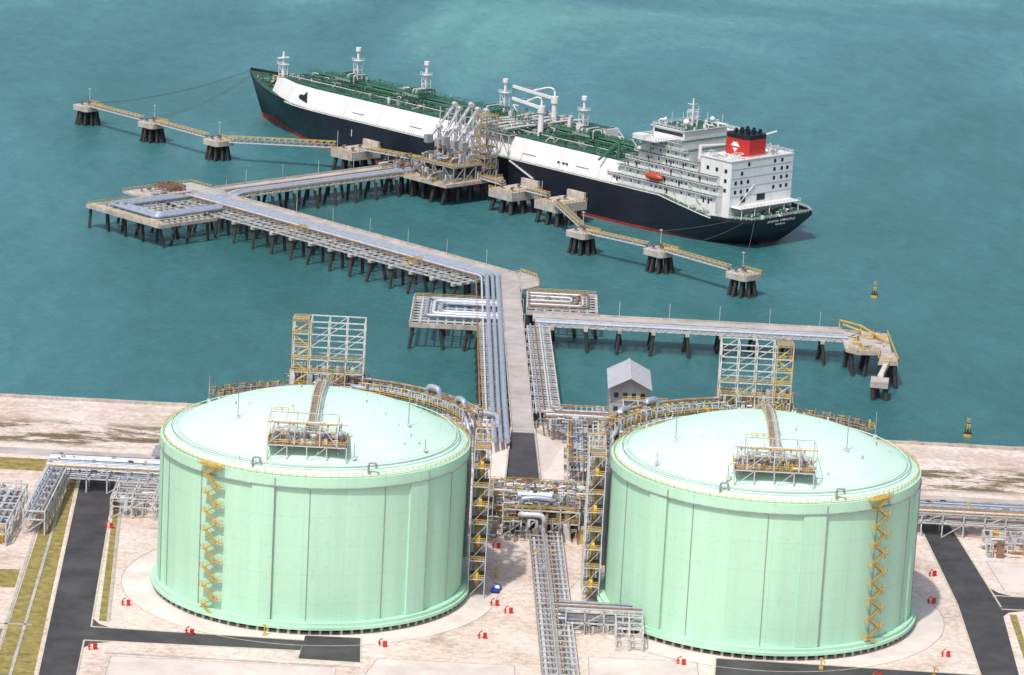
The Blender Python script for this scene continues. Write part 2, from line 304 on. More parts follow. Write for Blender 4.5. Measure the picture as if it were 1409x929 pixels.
# ---------------------------------------------------------------- tank
def tank(s):
    mb=MB();R=41
    mb.lathe([(40,0),(40,1.7)],'black',96)  # black drum behind the stub columns: shade under the raised base painted as colour
    for i in range(96):
        a=6.28318*i/96;mb.cyl((42.2*math.cos(a),42.2*math.sin(a),0),(42.2*math.cos(a),42.2*math.sin(a),1.5),.45,'concrete',6)
    mb.lathe([(39,1.5),(43.2,1.5),(43.2,2.3),(42.6,2.3),(42.6,3.2),(41.05,3.2)],'tank_wall_mint',128,smooth=False)
    mb.lathe([(R,2.4),(R,39.4)],'tank_wall_mint',160)
    mb.lathe([(R,39.4),(R+.55,39.4),(R+.55,42),(R-.6,42)],'tank_wall_mint',160,smooth=False)
    mb.lathe([(R+.62,39.2),(R+.9,39.2),(R+.9,39.45),(R+.56,39.45)],'steel_grey',128,smooth=False)
    prof=[];Rs=82;cz=53.4-Rs
    for i in range(25):
        r=(R-.6)*(1-i/24.0)+.01; prof.append((r,cz+math.sqrt(Rs*Rs-r*r)))
    dz=42-prof[0][1]; prof=[(r,z+dz*(r/R)**2+.02) for r,z in prof]
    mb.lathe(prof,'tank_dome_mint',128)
    domez=lambda x,y:cz+math.sqrt(Rs*Rs-x*x-y*y)
    for k in range(6):
        a0=math.radians(-105*1+60*k);h=math.radians(4.3)
        if s<0:a0=math.pi-a0
        ang=[a0-h+2*h*i/6 for i in range(7)]
        pts=[((R+.62)*math.cos(a),(R+.62)*math.sin(a)) for a in ang]+[((R-.2)*math.cos(a),(R-.2)*math.sin(a)) for a in reversed(ang)]
        mb.prism(pts,3.3,39.3,'tank_wall_mint')
        e=a0+h
        mb.cyl(((R+.75)*math.cos(e),(R+.75)*math.sin(e),3),((R+.75)*math.cos(e),(R+.75)*math.sin(e),41.5),.12,'steel_grey',6)
    for dg in (-88,-60,-132,-25,-155):   # conduit runs on the wall
        e=math.radians(dg if s>0 else 180-dg);mb.cyl(((R+.2)*math.cos(e),(R+.2)*math.sin(e),3),((R+.2)*math.cos(e),(R+.2)*math.sin(e),39.3),.09,'steel_grey',5)
    n=120
    ring=[((R-.1)*math.cos(6.28318*i/n),(R-.1)*math.sin(6.28318*i/n),42) for i in range(n+1)]
    for i in range(n):
        a=Vector(ring[i]);b=Vector(ring[i+1]);mb.beam(a,a+Vector((0,0,1.2)),.12,'yellow_paint')
        for z in (.6,1.2): mb.beam(a+Vector((0,0,z)),b+Vector((0,0,z)),.10,'yellow_paint')
    for rr in (37.5,38.6):
        pr=[(rr*math.cos(6.28318*i/64),rr*math.sin(6.28318*i/64),domez(rr,0)+.35) for i in range(65)]
        mb.pipe(pr,.12,'tank_dome_mint' if rr<38 else 'steel_grey',5,0.01)
    for x,y,h in ((-20,-14,9),(25,-10,9),(-30,12,7),(12,-33,4),(30,-20,3)):
        x*=s;mb.cyl((x,y,domez(x,y)-.2),(x,y,domez(x,y)+h),.12,'steel_grey',5)
        mb.box(x-.5,x+.5,y-.5,y+.5,domez(x,y)-.2,domez(x,y)+.6,'steel_white')
    for i in range(34):
        a=random.uniform(0,6.28);r=random.uniform(8,38);x=r*math.cos(a);y=r*math.sin(a);z=domez(x,y)
        mb.cyl((x,y,z-.2),(x,y,z+.5),.22,random.choice(['steel_white','tank_dome_mint','tank_dome_mint','steel_grey']),6)
    for x,y in ((-14,-36.5),(16,-36.5)):
        mb.pipe([(x,y,43),(x,y,45.5),(x+2,y,45.5),(x+2,y,44.2)],.3,'steel_grey',8,.6)
    # pump platform
    x0,x1,y0,y1=-10.5,10,-35,-25; zp=48.6
    mb.rack(x0,x1,y0,y1,44.3,[zp],5.1,5,.26,'steel_white',2)
    mb.rack(x0+1,x1-3,y0+3,y1,zp,[zp+3.2],4.2,7,.24,'steel_white',2)
    mb.box(x0,x1,y0,y1,zp+.15,zp+.3,'grating')
    mb.rail([(x0,y0,zp+.3),(x1,y0,zp+.3),(x1,y1,zp+.3),(x0,y1,zp+.3),(x0,y0,zp+.3)],w=.13,sp=2)
    mb.rail([(x0+1,y0+3,zp+3.3),(x1-3,y0+3,zp+3.3),(x1-3,y1,zp+3.3)],w=.12,sp=2,m='steel_white')
    for x in (-8.5,-4.5,-1,4.5,8.0):
        mb.cyl((x,-30,44.5),(x,-30,zp+2.2),.7,'pipe_silver',10);mb.cyl((x,-30,zp+2.2),(x,-30,zp+2.8),.9,'steel_white',10)
        mb.pipe([(x,-30,zp+1.5),(x,-26,zp+1.5),(x,-25,zp+4)],.25,'pipe_white',6,.8)
    mb.pipe([(x0,-26,zp+4),(x1,-26,zp+4)],.3,'pipe_white',8)
    clutter(mb,x0+1,x1-1,y0+.5,y1-1,zp+.3,100,['steel_grey','steel_white','rust_steel','pipe_white','yellow_paint','steel_white','grating'],.4,1.3,2.6)
    zt=zp+6.2
    xa=x0 if s>0 else x0+3
    for dx in (0,7,13.5) :
        for y in (y0,y1): mb.beam((xa+dx,y,zp),(xa+dx,y,zt),.26,'steel_white')
    for y in (y0,y1): mb.beam((xa,y,zt),(xa+18,y,zt),.26,'yellow_paint' if y==y0 else 'steel_white'); mb.beam((xa+18,y,zt),(xa+18,y,zp),.26,'steel_white')
    mb.beam((xa,y0,zp+.3),(xa+7,y0,zt),.16,'steel_white');mb.beam((xa+18,y0,zp+.3),(xa+13.5,y0,zt),.16,'steel_white')
    for i in range(5): mb.beam((xa+4.5*i,y0,zt),(xa+4.5*i,y1,zt),.2,'steel_white')
    mb.rail([(xa,y1,zt),(xa+6,y1,zt)],w=.13,sp=1.5)
    # slender service walkway following the dome to the tower
    zf=lambda y:(domez(0,y) if abs(y)<=40 else 45.2)+.9
    ylist=[-25+3.4*i for i in range(21)]
    for i in range(20):
        ya,yb=ylist[i],ylist[i+1];za,zb=zf(ya),zf(yb)
        for dx in (-.9,.9):
            mb.beam((dx,ya,za),(dx,yb,zb),.16,'steel_white');mb.beam((dx,ya,za+1.2),(dx,yb,zb+1.2),.10,'yellow_paint')
            mb.beam((dx,ya,za-1.2),(dx,ya,za+1.2),.12,'yellow_paint' if i%2 else 'steel_white')
        mb.add([(-.8,ya,za+.05),(.8,ya,za+.05),(.8,yb,zb+.05),(-.8,yb,zb+.05)],[(0,1,2,3)],'grating')
        if i%4==0: mb.beam((-.9,ya,za+2.6),(1.9,ya,za+2.6),.14,'steel_white');mb.beam((-.9,ya,za),(-.9,ya,za+2.6),.14,'steel_white');mb.beam((1.9,ya,za-1),(1.9,ya,za+2.6),.14,'steel_white')
    for k,r in enumerate((.22,.16)): mb.pipe([(1.4+k*.5,y,zf(y)+.2+.15*k) for y in range(-24,44,6)],r,'pipe_white' if k!=1 else 'steel_grey',6,1)
    # lattice tower behind the tank
    tx0,tx1=(-10,10) if s>0 else (-11,9); TZ=62.8
    mb.rack(tx0,tx1,43.5,51.5,0,[10,20,30,38,44.5],6.7,8,.45,'steel_white',1)
    mb.rack(tx0,tx1,43.5,51.5,44.5,[48.2,51.9,55.5,59.2,TZ],5,8,.30,'steel_white',2)
    mb.box(tx0-1,tx1+1,42.5,52.5,44.3,44.5,'grating')
    xs=tx0 if s>0 else tx1-4.5
    for k in range(5):
        z0=44.5+k*3.66;a=(xs,xs+4.5) if k%2==0 else (xs+4.5,xs)
        mb.beam((a[0],44,z0),(a[1],44,z0+3.66),.22,'yellow_paint',.35);mb.rail([(xs,43.3,z0),(xs+4.5,43.3,z0)],sp=2.2,w=.13)
    for x in (xs,xs+4.5): mb.beam((x,43.2,44.5),(x,43.2,TZ+1),.22,'yellow_paint')
    mb.box(xs,xs+4.5,43,51.5,TZ+.1,TZ+.25,'grating');mb.rail([(xs,43,TZ+.2),(xs+4.5,43,TZ+.2)],sp=1.5,w=.13)
    for z in (48.2,51.9): mb.rail([(tx0,43.3,z),(tx1,43.3,z)],m='yellow_paint',w=.12)
    for x in (-5,-1,3,7):
        mb.cyl((x,46.5,44.5),(x,46.5,49.5),.8,'pipe_white',10);mb.pipe([(x,46.5,49),(x,46.5,51),(x+2,46.5,51),(x+2,46.5,46)],.3,'pipe_silver',8,.8)
    clutter(mb,tx0-1,tx1+1,43,52,44.6,150,['steel_grey','rust_steel','pipe_white','yellow_paint','steel_white','pipe_silver','rust_steel'],.5,1.7,4.4)
    def arc(r,d,z): 
        a=math.radians(d); return (s*r*math.cos(a),r*math.sin(a),z)
    for d in range(24,78,3):
        mb.add([arc(42.2,d,43.6),arc(48,d,43.6),arc(48,d+3,43.6),arc(42.2,d+3,43.6)],[(0,1,2,3) if s>0 else (3,2,1,0)],'grating')
        mb.rail([arc(48,d,43.6),arc(48,d+3,43.6)],sp=1.6,w=.15);mb.rail([arc(42.3,d,43.6),arc(42.3,d+3,43.6)],sp=1.6,w=.15)
        for r in (42.6,47.8):
            mb.beam(arc(r,d,34 if d%2 else 0),arc(r,d,46.5),.22,'steel_white');mb.beam(arc(r,d,46.5),arc(r,d+3,46.5),.18,'yellow_paint' if d%2 else 'steel_white')
        mb.beam(arc(42.6,d,46.5),arc(47.8,d,46.5),.18,'yellow_paint')
        if d%6==0: mb.beam(arc(47.8,d,34),arc(41,d,36),.2,'steel_white')
    for k,(r,rr,zz) in enumerate(((43.6,.6,44.8),(45.4,.45,44.6),(46.7,.35,44.4),(45,.3,47))):
        pts=[arc(r,d,zz) for d in range(80,22,-6)]
        mb.pipe([(s*6,46,zz)]+pts+[arc(r,20,zz-3),arc(r,18,30),arc(r,18,6)],rr,('pipe_silver','pipe_white','steel_grey','rust_steel')[k],8,1.5)
    for d in (50,34):
        a=arc(44.5,d,44.5);b=arc(44.5,d-6,44.5)
        mb.pipe([a,(a[0],a[1],47.6+(d%3)*.5),(b[0],b[1],47.6+(d%3)*.5),b],.8,'pipe_silver',10,1.6)
    for i in range(170):
        d=random.uniform(22,78);p=arc(random.uniform(42.6,47.6),d,43.7)
        m=random.choice(['rust_steel','yellow_paint','steel_white','pipe_silver','steel_grey','rust_steel','pipe_white']);w=random.uniform(.15,.55);h=random.uniform(.6,3)
        if i%3: mb.box(p[0]-w/2,p[0]+w/2,p[1]-w/2,p[1]+w/2,43.65,43.7+h,m)
        else: mb.pipe([p,(p[0],p[1],p[2]+h),(p[0]+w*4,p[1]-1,p[2]+h),(p[0]+w*4,p[1]-1,p[2])],.16,m,6,.4)
    for d in range(98,132,3):
        mb.add([arc(41.8,d,43.4),arc(46,d,43.4),arc(46,d+3,43.4),arc(41.8,d+3,43.4)],[(0,1,2,3) if s>0 else (3,2,1,0)],'grating')
        mb.rail([arc(46,d,43.4),arc(46,d+3,43.4)],sp=1.6,w=.17,m='yellow_paint' if d%2 else 'rust_steel',h=1.6);mb.rail([arc(41.9,d,43.4),arc(41.9,d+3,43.4)],sp=1.6,w=.15,m='steel_grey',h=1.6)
        mb.beam(arc(45.8,d,30),arc(45.8,d,43.4),.25,'steel_white')
        mb.beam(arc(45.8,d,30),arc(41,d,30),.25,'steel_white')
    mb.pipe([arc(44,d,44.2) for d in range(132,94,-5)],.35,'rust_steel',6,1)
    for i in range(60):
        p=arc(random.uniform(42.5,45.6),random.uniform(97,134),43.5);w=random.uniform(.15,.5)
        mb.box(p[0]-w/2,p[0]+w/2,p[1]-w/2,p[1]+w/2,43.5,43.6+random.uniform(.5,2.4),random.choice(['rust_steel','rust_steel','yellow_paint','steel_grey']))
    # side service stair tower
    X0,X1=(42.8,47.2);X0,X1=(X0*s,X1*s) if s>0 else (X1*s,X0*s)
    mb.rack(X0,X1,-4,4,0,[5.2*k for k in range(1,9)],4.4,4,.22,'steel_white',1)
    for k in range(8):
        z0=5.2*k;ya,yb_=(-4,4) if k%2 else (4,-4)
        mb.beam(((X0+X1)/2,ya,z0),((X0+X1)/2,yb_,z0+5.2),.9,'yellow_paint',.22)
        mb.box(X0,X1,-4,4,z0+5.1,z0+5.2,'grating')
        mb.rail([(X0,-4,z0+5.2),(X1,-4,z0+5.2)],sp=1.4,w=.13)
        mb.rail([(X1 if s>0 else X0,-4,z0+5.2),(X1 if s>0 else X0,4,z0+5.2)],sp=1.4,w=.13)
    for k in range(5): mb.pipe([(s*(43.2+k*.8),6+k*.9,1),(s*(43.2+k*.8),6+k*.9,43)],.25,random.choice(['pipe_white','steel_grey']),6)
    mb.rack(X0,X1,5,16,0,[7,14,21,28,35,42],4.4,5.5,.28,'steel_white',1)
    for z in (14,28,42): mb.rail([(X0,5,z),(X1,5,z)],sp=1.4,w=.14);mb.rail([(X0,16,z),(X1,16,z)],sp=1.4,w=.14)
    # zig-zag emergency stair on the front wall
    a=math.radians(-125 if s>0 else -47.5);c,si=math.cos(a),math.sin(a)
    M=Matrix(((-si,c,0,c*(R+.6)),(c,si,0,si*(R+.6)),(0,0,1,0),(0,0,0,1)))
    mb.M=M
    nf=16;hz=40.5/nf
    for k in range(nf):
        z0=1.5+hz*k;xa,xb=(-1.9,1.9) if k%2 else (1.9,-1.9)
        for yy in (.35,1.35): mb.beam((xa,yy,z0),(xb,yy,z0+hz),.07,'yellow_paint',.2)
        mb.rail([(xa,1.45,z0),(xb,1.45,z0+hz)],sp=1.2,w=.07,h=1)
        for t in range(10):
            f=(t+.5)/10;mb.box(xa+(xb-xa)*f-.14,xa+(xb-xa)*f+.14,.35,1.35,z0+hz*f,z0+hz*f+.05,'grating')
        e=xb+math.copysign(1.3 if k%2 else 1.0,xb);mb.box(min(xb,e),max(xb,e),0,1.4,z0+hz-.12,z0+hz,'yellow_paint')
        mb.rail([(xb,1.45,z0+hz),(e,1.45,z0+hz),(e,0,z0+hz)],sp=1,w=.07)
        if k%2:
            mb.beam((e,.1,z0+hz-.1),(e,.1,z0+hz-2),.12,'steel_white');mb.beam((e,1.3,z0+hz-.1),(e,.1,z0+hz-2),.12,'steel_white')
    mb.box(-4.5,2.5,-1,1.5,42,42.12,'yellow_paint');mb.rail([(-4.5,1.5,42.1),(2.5,1.5,42.1)],sp=1,w=.12)
    mb.M=None
    return mb
t1=tank(1).build('lng_storage_tank',(-51.2,-12,0))
t2=tank(-1).build('lng_storage_tank',(69.7,-13,0))
mb=MB()
for cx,cy in ((-51.2,-12),(69.7,-13)):
    pts=[(cx+51*math.cos(6.28318*i/80),cy+51*math.sin(6.28318*i/80)) for i in range(80)]
    mb.sheet(pts,.01 if cx<0 else .012,'gravel_apron')
    for i in range(80):
        a=pts[i];b=pts[(i+1)%80];mb.beam((*a,.02),(*b,.02),.3,'concrete',.08)
mb.build('tank_apron_pavement')
# ---------------------------------------------------------------- jetty
DZ=4.5
MJ=Matrix.Rotation(math.radians(45),4,'Z')
def JW(q,u,z=0): return ((q-u)*K,(q+u)*K,z)
def pile(mb,x,y,dx,dy,r=.62): mb.cyl((x,y,DZ-1.8),(x+dx,y+dy,SEA-3),r,'pile_dark',8)
def roadx(y): return 4.8-.0332*(y-144)
jm=MB()
ys=[140,166,200,240,280,320,345,365]
for a,b in zip(ys[:-1],ys[1:]):
    jm.prism([(roadx(a)-3.6,a),(roadx(a)+3.6,a),(roadx(b)+3.6,b),(roadx(b)-3.6,b)],DZ-.8,DZ,'road_concrete')
    for sgn in (-1,1): jm.beam((roadx(a)+sgn*3.5,a,DZ+.35),(roadx(b)+sgn*3.5,b,DZ+.35),.35,'concrete',.7)
for y in range(170,365,12): jm.box(roadx(y)-3.3,roadx(y)+3.3,y-.12,y+.12,DZ+.004,DZ+.02,'steel_grey')
y=172
while y<285:
    c=roadx(y);jm.box(c-12.5,c+13,y-.7,y+.7,DZ-1.8,DZ-.85,'concrete')
    for dx,b in ((-11.5,-2),(-7.5,1.5),(-2.5,-1.2),(3,1.2),(8,-1.5),(12,2)): pile(jm,c+dx,y,b,random.choice((-.8,.8)))
    y+=11
for side in (-1,1):
    for xo in ((-12,-9.5,-7,-4.6) if side<0 else (5,7.6,10.2,12.8)):
        jm.beam((roadx(166)+xo,166,DZ-.5),(roadx(285)+xo,285,DZ-.5),.35,'steel_white',.6)
    y=168
    while y<284:
        c=roadx(y)
        if side<0: jm.beam((c-12.2,y,DZ-.1),(c-4.4,y,DZ-.1),.5,'steel_white',.35)
        else: jm.beam((c+4.8,y,DZ-.1),(c+13,y,DZ-.1),.5,'steel_white',.35)
        y+=3.2
jm.rail([(roadx(166)-12.3,166,DZ),(roadx(278)-12.3,278,DZ)],sp=3,m='yellow_paint',w=.10)
for k,(xo,r,m) in enumerate(((6,.3,'pipe_silver'),(7.6,.22,'rust_steel'),(9.2,.35,'pipe_white'),(11,.2,'steel_grey'))):
    jm.pipe([(roadx(150)+xo,150,DZ+.5),(roadx(284)+xo,284,DZ+.5)],r,m,6)
jm.prism([(-6.2,358),(1,358),(1.6,366),JW(259,262)[:2],JW(250.5,262)[:2]],DZ-.8,DZ-.006,'road_concrete')
jm.M=MJ
jm.box(250.5,259,256,441,DZ-.8,DZ-.012,'road_concrete')
for u in range(268,440,12): jm.box(250.9,258.6,u-.12,u+.12,DZ-.005,DZ+.012,'steel_grey')
for q in (250.7,258.8): jm.box(q-.18,q+.18,262 if q<255 else 258,430 if q>255 else 441,DZ-.7,DZ+.75,'concrete')
u=262
while u<452:
    jm.box(229,259,u-.75,u+.75,DZ-1.9,DZ-.85,'concrete')
    for q,b in ((230.5,-2.2),(236,1.8),(243,-1.5),(249,1.5),(254,-1.2),(258,2.2)): pile(jm,q,u,b,random.choice((-1.2,1.2)))
    u+=11.5
for q in (230,234,238,242.5,247): jm.box(q-.25,q+.25,258,444,DZ-.85,DZ-.3,'steel_white')
u=259
while u<444:
    jm.box(229.5,249.5,u-.22,u+.22,DZ-.3,DZ+.02,'steel_white' if int(u)%2 else 'concrete');u+=3.3
jm.rail([(229.4,260,DZ),(229.4,394,DZ)],sp=3,m='steel_white')
for u in (286,352): jm.rack(229.5,236,u,u+4,DZ,[DZ+3.2],6,4,.2,'yellow_paint',0);jm.rail([(229.5,u,DZ+3.2),(236,u,DZ+3.2)],sp=1.5)
jm.box(226,250.4,441,455,DZ-.8,DZ,'concrete');jm.box(250.4,262,427,455,DZ-.9,DZ-.02,'road_concrete')
jm.rail([(262,442,DZ),(262,455,DZ),(226,455,DZ)],sp=2)
for q0,q1,u0,u1 in ((197,226,395,441),):
    for q in range(q0,q1,3): jm.box(q-.3,q+.3,u0,u1,DZ-.8,DZ-.25,'steel_white')
    for u in range(u0,u1+1,4): jm.box(q0,q1,u-.3,u+.3,DZ-.25,DZ+.05,'concrete')
    for (a,b,c,d) in ((q0-.5,q0+.5,u0,u1),(q0,q1,u0-.5,u0+.5),(q0,q1,u1-.5,u1+.5)): jm.box(a,b,c,d,DZ-1.2,DZ+.1,'concrete')
    for q in range(q0+2,q1,8):
        for u in range(u0+2,u1+1,11): pile(jm,q,u,random.choice((-2,2)),random.choice((-1.5,1.5)))
    jm.rail([(q0,u0,DZ),(q0,u1,DZ),(q1,u1,DZ)],sp=3,w=.1)
    jm.rail([(q0,u0,DZ),(q1,u0,DZ)],sp=3,w=.1)
    jm.box(q0,q1,u0+8,u0+12,DZ+.06,DZ+.16,'concrete');jm.box(q0,q0+4,u0,u1,DZ+.07,DZ+.18,'concrete')
for o in range(3):
    jm.pipe([(236+o*2.2,404+o*2.4,DZ+1),(203+o*2.4,404+o*2.4,DZ+1),(203+o*2.4,434-o*2.4,DZ+1),(236+o*2.2,434-o*2.4,DZ+1)],.75,'pipe_silver',8)
clutter(jm,228,248,442,453,DZ,16,['rust_steel','steel_grey','red_paint'],1,3.0,2)
jm.rack(241,249,443,453,DZ,[DZ+2.2],2.6,2.5,.3,'rust_steel',1);jm.box(242,247,444,452,DZ+.01,DZ+1.6,'rust_steel')
jm.box(262,368,433.5,441,DZ-.8,DZ,'road_concrete')
for u in (433.7,440.8): jm.box(262,366,u-.18,u+.18,DZ-.7,DZ+.75,'concrete')
q=268
while q<366:
    jm.box(q-.75,q+.75,422.5,441,DZ-1.9,DZ-.85,'concrete')
    for u,b in ((423.5,-2.2),(428,1.6),(433,-1.5),(440,2.2)): pile(jm,q,u,random.choice((-1.2,1.2)),b)
    q+=11.5
for u in (423,427,431): jm.box(262,372,u-.25,u+.25,DZ-.85,DZ-.3,'steel_white')
q=263
while q<372: jm.box(q-.22,q+.22,422.5,433,DZ-.3,DZ+.02,'concrete');q+=3.3
jm.rail([(264,422.3,DZ),(352,422.3,DZ)],sp=3,m='yellow_paint',w=.10)
# jetty head
jm.box(352,386,396,441,DZ-1.4,DZ+.02,'concrete')
for q in range(355,386,7):
    for u in range(399,441,7): pile(jm,q,u,random.choice((-1.5,1.5,0)),random.choice((-1.5,1.5,0)),.8)
jm.box(358,384,398,424,DZ+6.2,DZ+6.6,'grating');jm.rack(358,384,398,424,DZ,[DZ+6.2],6.5,6.5,.4,'steel_grey',1)
jm.rail([(358,424,DZ+6.6),(358,398,DZ+6.6),(384,398,DZ+6.6)],sp=2)
jm.rail([(352,424,DZ),(352,397,DZ),(386,397,DZ)],sp=2.5)
clutter(jm,353,384,398,440,DZ,260,['rust_steel','steel_grey','rust_steel','pipe_white','rust_steel','pipe_silver','steel_grey','grating'],.7,2.6,5)
clutter(jm,360,383,399,423,DZ+6.6,150,['rust_steel','steel_grey','pipe_white','pipe_silver','steel_white'],.6,2.2,4)
jm.M=None
def grid(x0,x1,y0,y1,sx,sy):
    x=x0
    while x<=x1+.1: jm.box(x-.3,x+.3,y0,y1,DZ-.8,DZ-.3,'steel_white');x+=sx
    y=y0
    while y<=y1+.1: jm.box(x0,x1,y-.3,y+.3,DZ-.3,DZ+.02,'steel_white');y+=sy
    for (a,b,c,d) in ((x0-.4,x1+.4,y0-.5,y0+.5),(x0-.5,x0+.5,y0,y1),(x1-.5,x1+.5,y0,y1),(x0,x1,y1-.5,y1+.5)): jm.box(a,b,c,d,DZ-1.6,DZ+.06,'concrete')
    for i in range(4):
        for j in range(3): pile(jm,x0+1+(x1-x0-2)*i/3,y0+1+(y1-y0-2)*j/2,random.choice((-1.6,1.6)),random.choice((-1.2,1.2)))
    jm.rail([(x0,y1,DZ),(x0,y0,DZ),(x1,y0,DZ)],sp=3,m='steel_white')
    jm.rail([(x0,y1,DZ),(x1,y1,DZ)],sp=3)
grid(-36,-5,279,320,3.1,4.2)
grid(5,30,307,338,3.1,4.2)
for o in range(3):
    jm.pipe([(-5,287+o*3.6,DZ+1),(-31+o*2.6,287+o*3.6,DZ+1),(-31+o*2.6,314-o*3.6,DZ+1),(-5,314-o*3.6,DZ+1)],.7,'pipe_silver' if o!=1 else 'pipe_white',8)
for o in range(4):
    jm.pipe([(6,311+o*3,DZ+.8),(27-o*2,311+o*3,DZ+.8),(27-o*2,334-o*2.5,DZ+.8),(6,334-o*2.5,DZ+.8)],.45,['rust_steel','pipe_white'][o%2],8)
clutter(jm,7,28,309,336,DZ,30,['rust_steel','steel_grey'],.6,1.6,1.5)
for o,(r,m) in enumerate(((.95,'pipe_silver'),(.7,'pipe_silver'),(.85,'pipe_silver'),(.35,'pipe_white'),(.3,'rust_steel'))):
    d=o*2.0; q=247.6-d; x0=roadx(125)-5.2-d; x1=roadx(330)-5.2-d
    yb=q/K-x1
    ut=428+o*1.2
    pts=[(x0,125,DZ+1.1),(roadx(175)-5.2-d,175,DZ+1.1),(x1,yb,DZ+1.1),JW(q,ut,DZ+1.1)]
    jm.pipe(pts,r,m,10,3)
    jm.pipe([JW(q-.5,ut+.5,DZ+1.1),JW(q,ut-.2,DZ-.2),JW(259,424+d*.9,DZ-.2),JW(264,424+d*.9,DZ+1.0),JW(372,424+d*.9,DZ+1.0)],r*.75,m,8,2)
jm.box(7,119,294,303,DZ-.8,DZ+.004,'road_concrete')
for y in (294.2,302.8): jm.box(8,118,y-.2,y+.2,DZ-.7,DZ+.7,'concrete')
x=14
while x<119:
    jm.box(x-.7,x+.7,286,303,DZ-1.9,DZ-.85,'concrete')
    for yy,b in ((287,-1.5),(294,1),(302,1.5)): pile(jm,x,yy,random.choice((-1.2,1.2)),b)
    x+=12
for yy in (286.5,289.5,292.5): jm.box(8,118,yy-.2,yy+.2,DZ-.8,DZ-.3,'steel_white')
x=9
while x<118: jm.box(x-.22,x+.22,286,293.4,DZ-.3,DZ+.02,'steel_white');x+=3
bundle(jm,'x',8,119,287,293,DZ+.1,4,.15,.4)
jm.prism([(117,274),(121,270),(133,272),(134,300),(117,303.5)],DZ-1.2,DZ-.02,'concrete')
for xx in (119,125,132):
    for yy in (274,284,297): pile(jm,xx,yy,random.choice((-1.4,1.4)),random.choice((-1.4,1.4)),.8)
jm.prism([(127,258),(134,258),(134,272.5),(129,272)],DZ-1.4,DZ-.2,'concrete')
for p in ((128,259),(133,259),(133,268)): pile(jm,*p,1,-1,.8)
jm.prism([(123,240),(129,239),(130,247),(124,248)],-.5,1.5,'concrete')
for p in ((124,241),(128.5,241),(126,246)): jm.cyl((*p,-.5),(p[0]+.5,p[1]-1,SEA-2),.8,'pile_dark',8)
jm.beam((130,258,3.5),(127,247,1.8),2,'steel_white',.5);jm.rail([(131,258,4),(128,247,1.8)],sp=2,w=.2)
jm.rail([(118,274,DZ),(121,270,DZ),(129,272,DZ),(127,258,DZ),(134,258,DZ),(134,300,DZ)],sp=2,w=.2)
for a,b in (((117,303,DZ+3.4),(124,296,DZ+3.4)),((124,296,DZ+3.4),(133,284,DZ+.6)),((118,300,DZ+2.6),(132,288,DZ+.6))): jm.beam(a,b,.35,'yellow_paint',.5)
for p in ((117,303),(124,296),(128,290)): jm.beam((*p,DZ),(*p,DZ+3.2),.3,'yellow_paint')
jm.box(124,129,291,295,DZ,DZ+1.4,'concrete');clutter(jm,119,132,273,300,DZ,24,['yellow_paint','steel_grey','rust_steel'],.6,1.6,1.6)
jm.prism([(-6,352),(3,340),(9,348),(8,362),(2,370)],DZ-.9,DZ-.02,'road_concrete')
jm.rail([(9,348,DZ),(8,362,DZ),(2,370,DZ)],sp=1.6,w=.2)
for i in range(9): 
    yy=160+i*23;c=roadx(yy)+3.7;jm.cyl((c,yy,DZ),(c,yy,DZ+6),.1,'steel_white',5);jm.beam((c,yy,DZ+6),(c-1.5,yy,DZ+6.1),.15,'steel_white')
for i in range(8):
    p=JW(259.2,275+i*22,DZ);jm.cyl(p,(p[0],p[1],DZ+6),.1,'steel_white',5)
for i in range(5):
    p=JW(280+i*20,441.2,DZ);jm.cyl(p,(p[0],p[1],DZ+6),.1,'steel_white',5)
for i in range(6): jm.cyl((20+i*18,303.2,DZ),(20+i*18,303.2,DZ+6),.1,'steel_white',5)
jm.build('jetty_trestle')
# ---------------------------------------------------------------- loading arms
def arm(h=24,t=.0):
    mb=MB()
    mb.cyl((0,0,0),(0,0,h-6),.8,'pipe_white',12);mb.cyl((0,0,0),(0,0,1.2),1.6,'steel_grey',12)
    mb.cyl((0,-1.4,h-6),(0,1.4,h-6),1.1,'steel_white',12)
    mb.beam((-4.5,-.5,h-9.5),(7.5,-.5,h+3.5),.4,'steel_white',.8);mb.cyl((-1,.6,h-7),(7.5,.6,h+3.5),.4,'pipe_silver',8)
    mb.box(-7,-4,-1.3,1.3,h-12.5,h-9,'steel_grey')
    mb.cyl((7.5,-1.0,h+3.5),(7.5,1.0,h+3.5),1.1,'steel_white',12)
    mb.cyl((7.5,0,h+3.5),(9+t,0,h-12),.42,'pipe_silver',8);mb.beam((7.2,-.6,h+4.5),(8.8+t,-.6,h-11),.28,'steel_white',.5)
    mb.pipe([(9+t,0,h-12),(10+t,0,h-14.5),(12+t,0,h-14.5)],.5,'steel_white',8,1)
    mb.beam((-5,0,h-9),(7.5,0,h+5),.12,'steel_grey')
    mb.beam((0,0,h-5),(0,0,h+3),.35,'steel_white');mb.beam((0,0,h+3),(7.5,0,h+4),.12,'steel_grey')
    mb.rack(-1.3,1.3,-1.3,1.3,0,[4,8,12,16],2.6,2.6,.16,'steel_grey',1)
    for z in (4,8,12): mb.rail([(-1.5,-1.5,z),(1.5,-1.5,z)],sp=1)
    return mb
a0=None
for i in range(5):
    loc=JW(376,406+i*5.2,DZ)
    if a0 is None: a0=arm().build('loading_arm',loc,math.radians(45))
    else: inst(a0,'loading_arm',loc,math.radians(45+random.uniform(-9,9)),(1,1,.94+.05*(i%3)))
mb=MB();mb.rack(-3.5,3.5,-3.5,3.5,0,[4.5*k for k in range(1,7)],3.5,3.5,.28,'steel_grey',1)
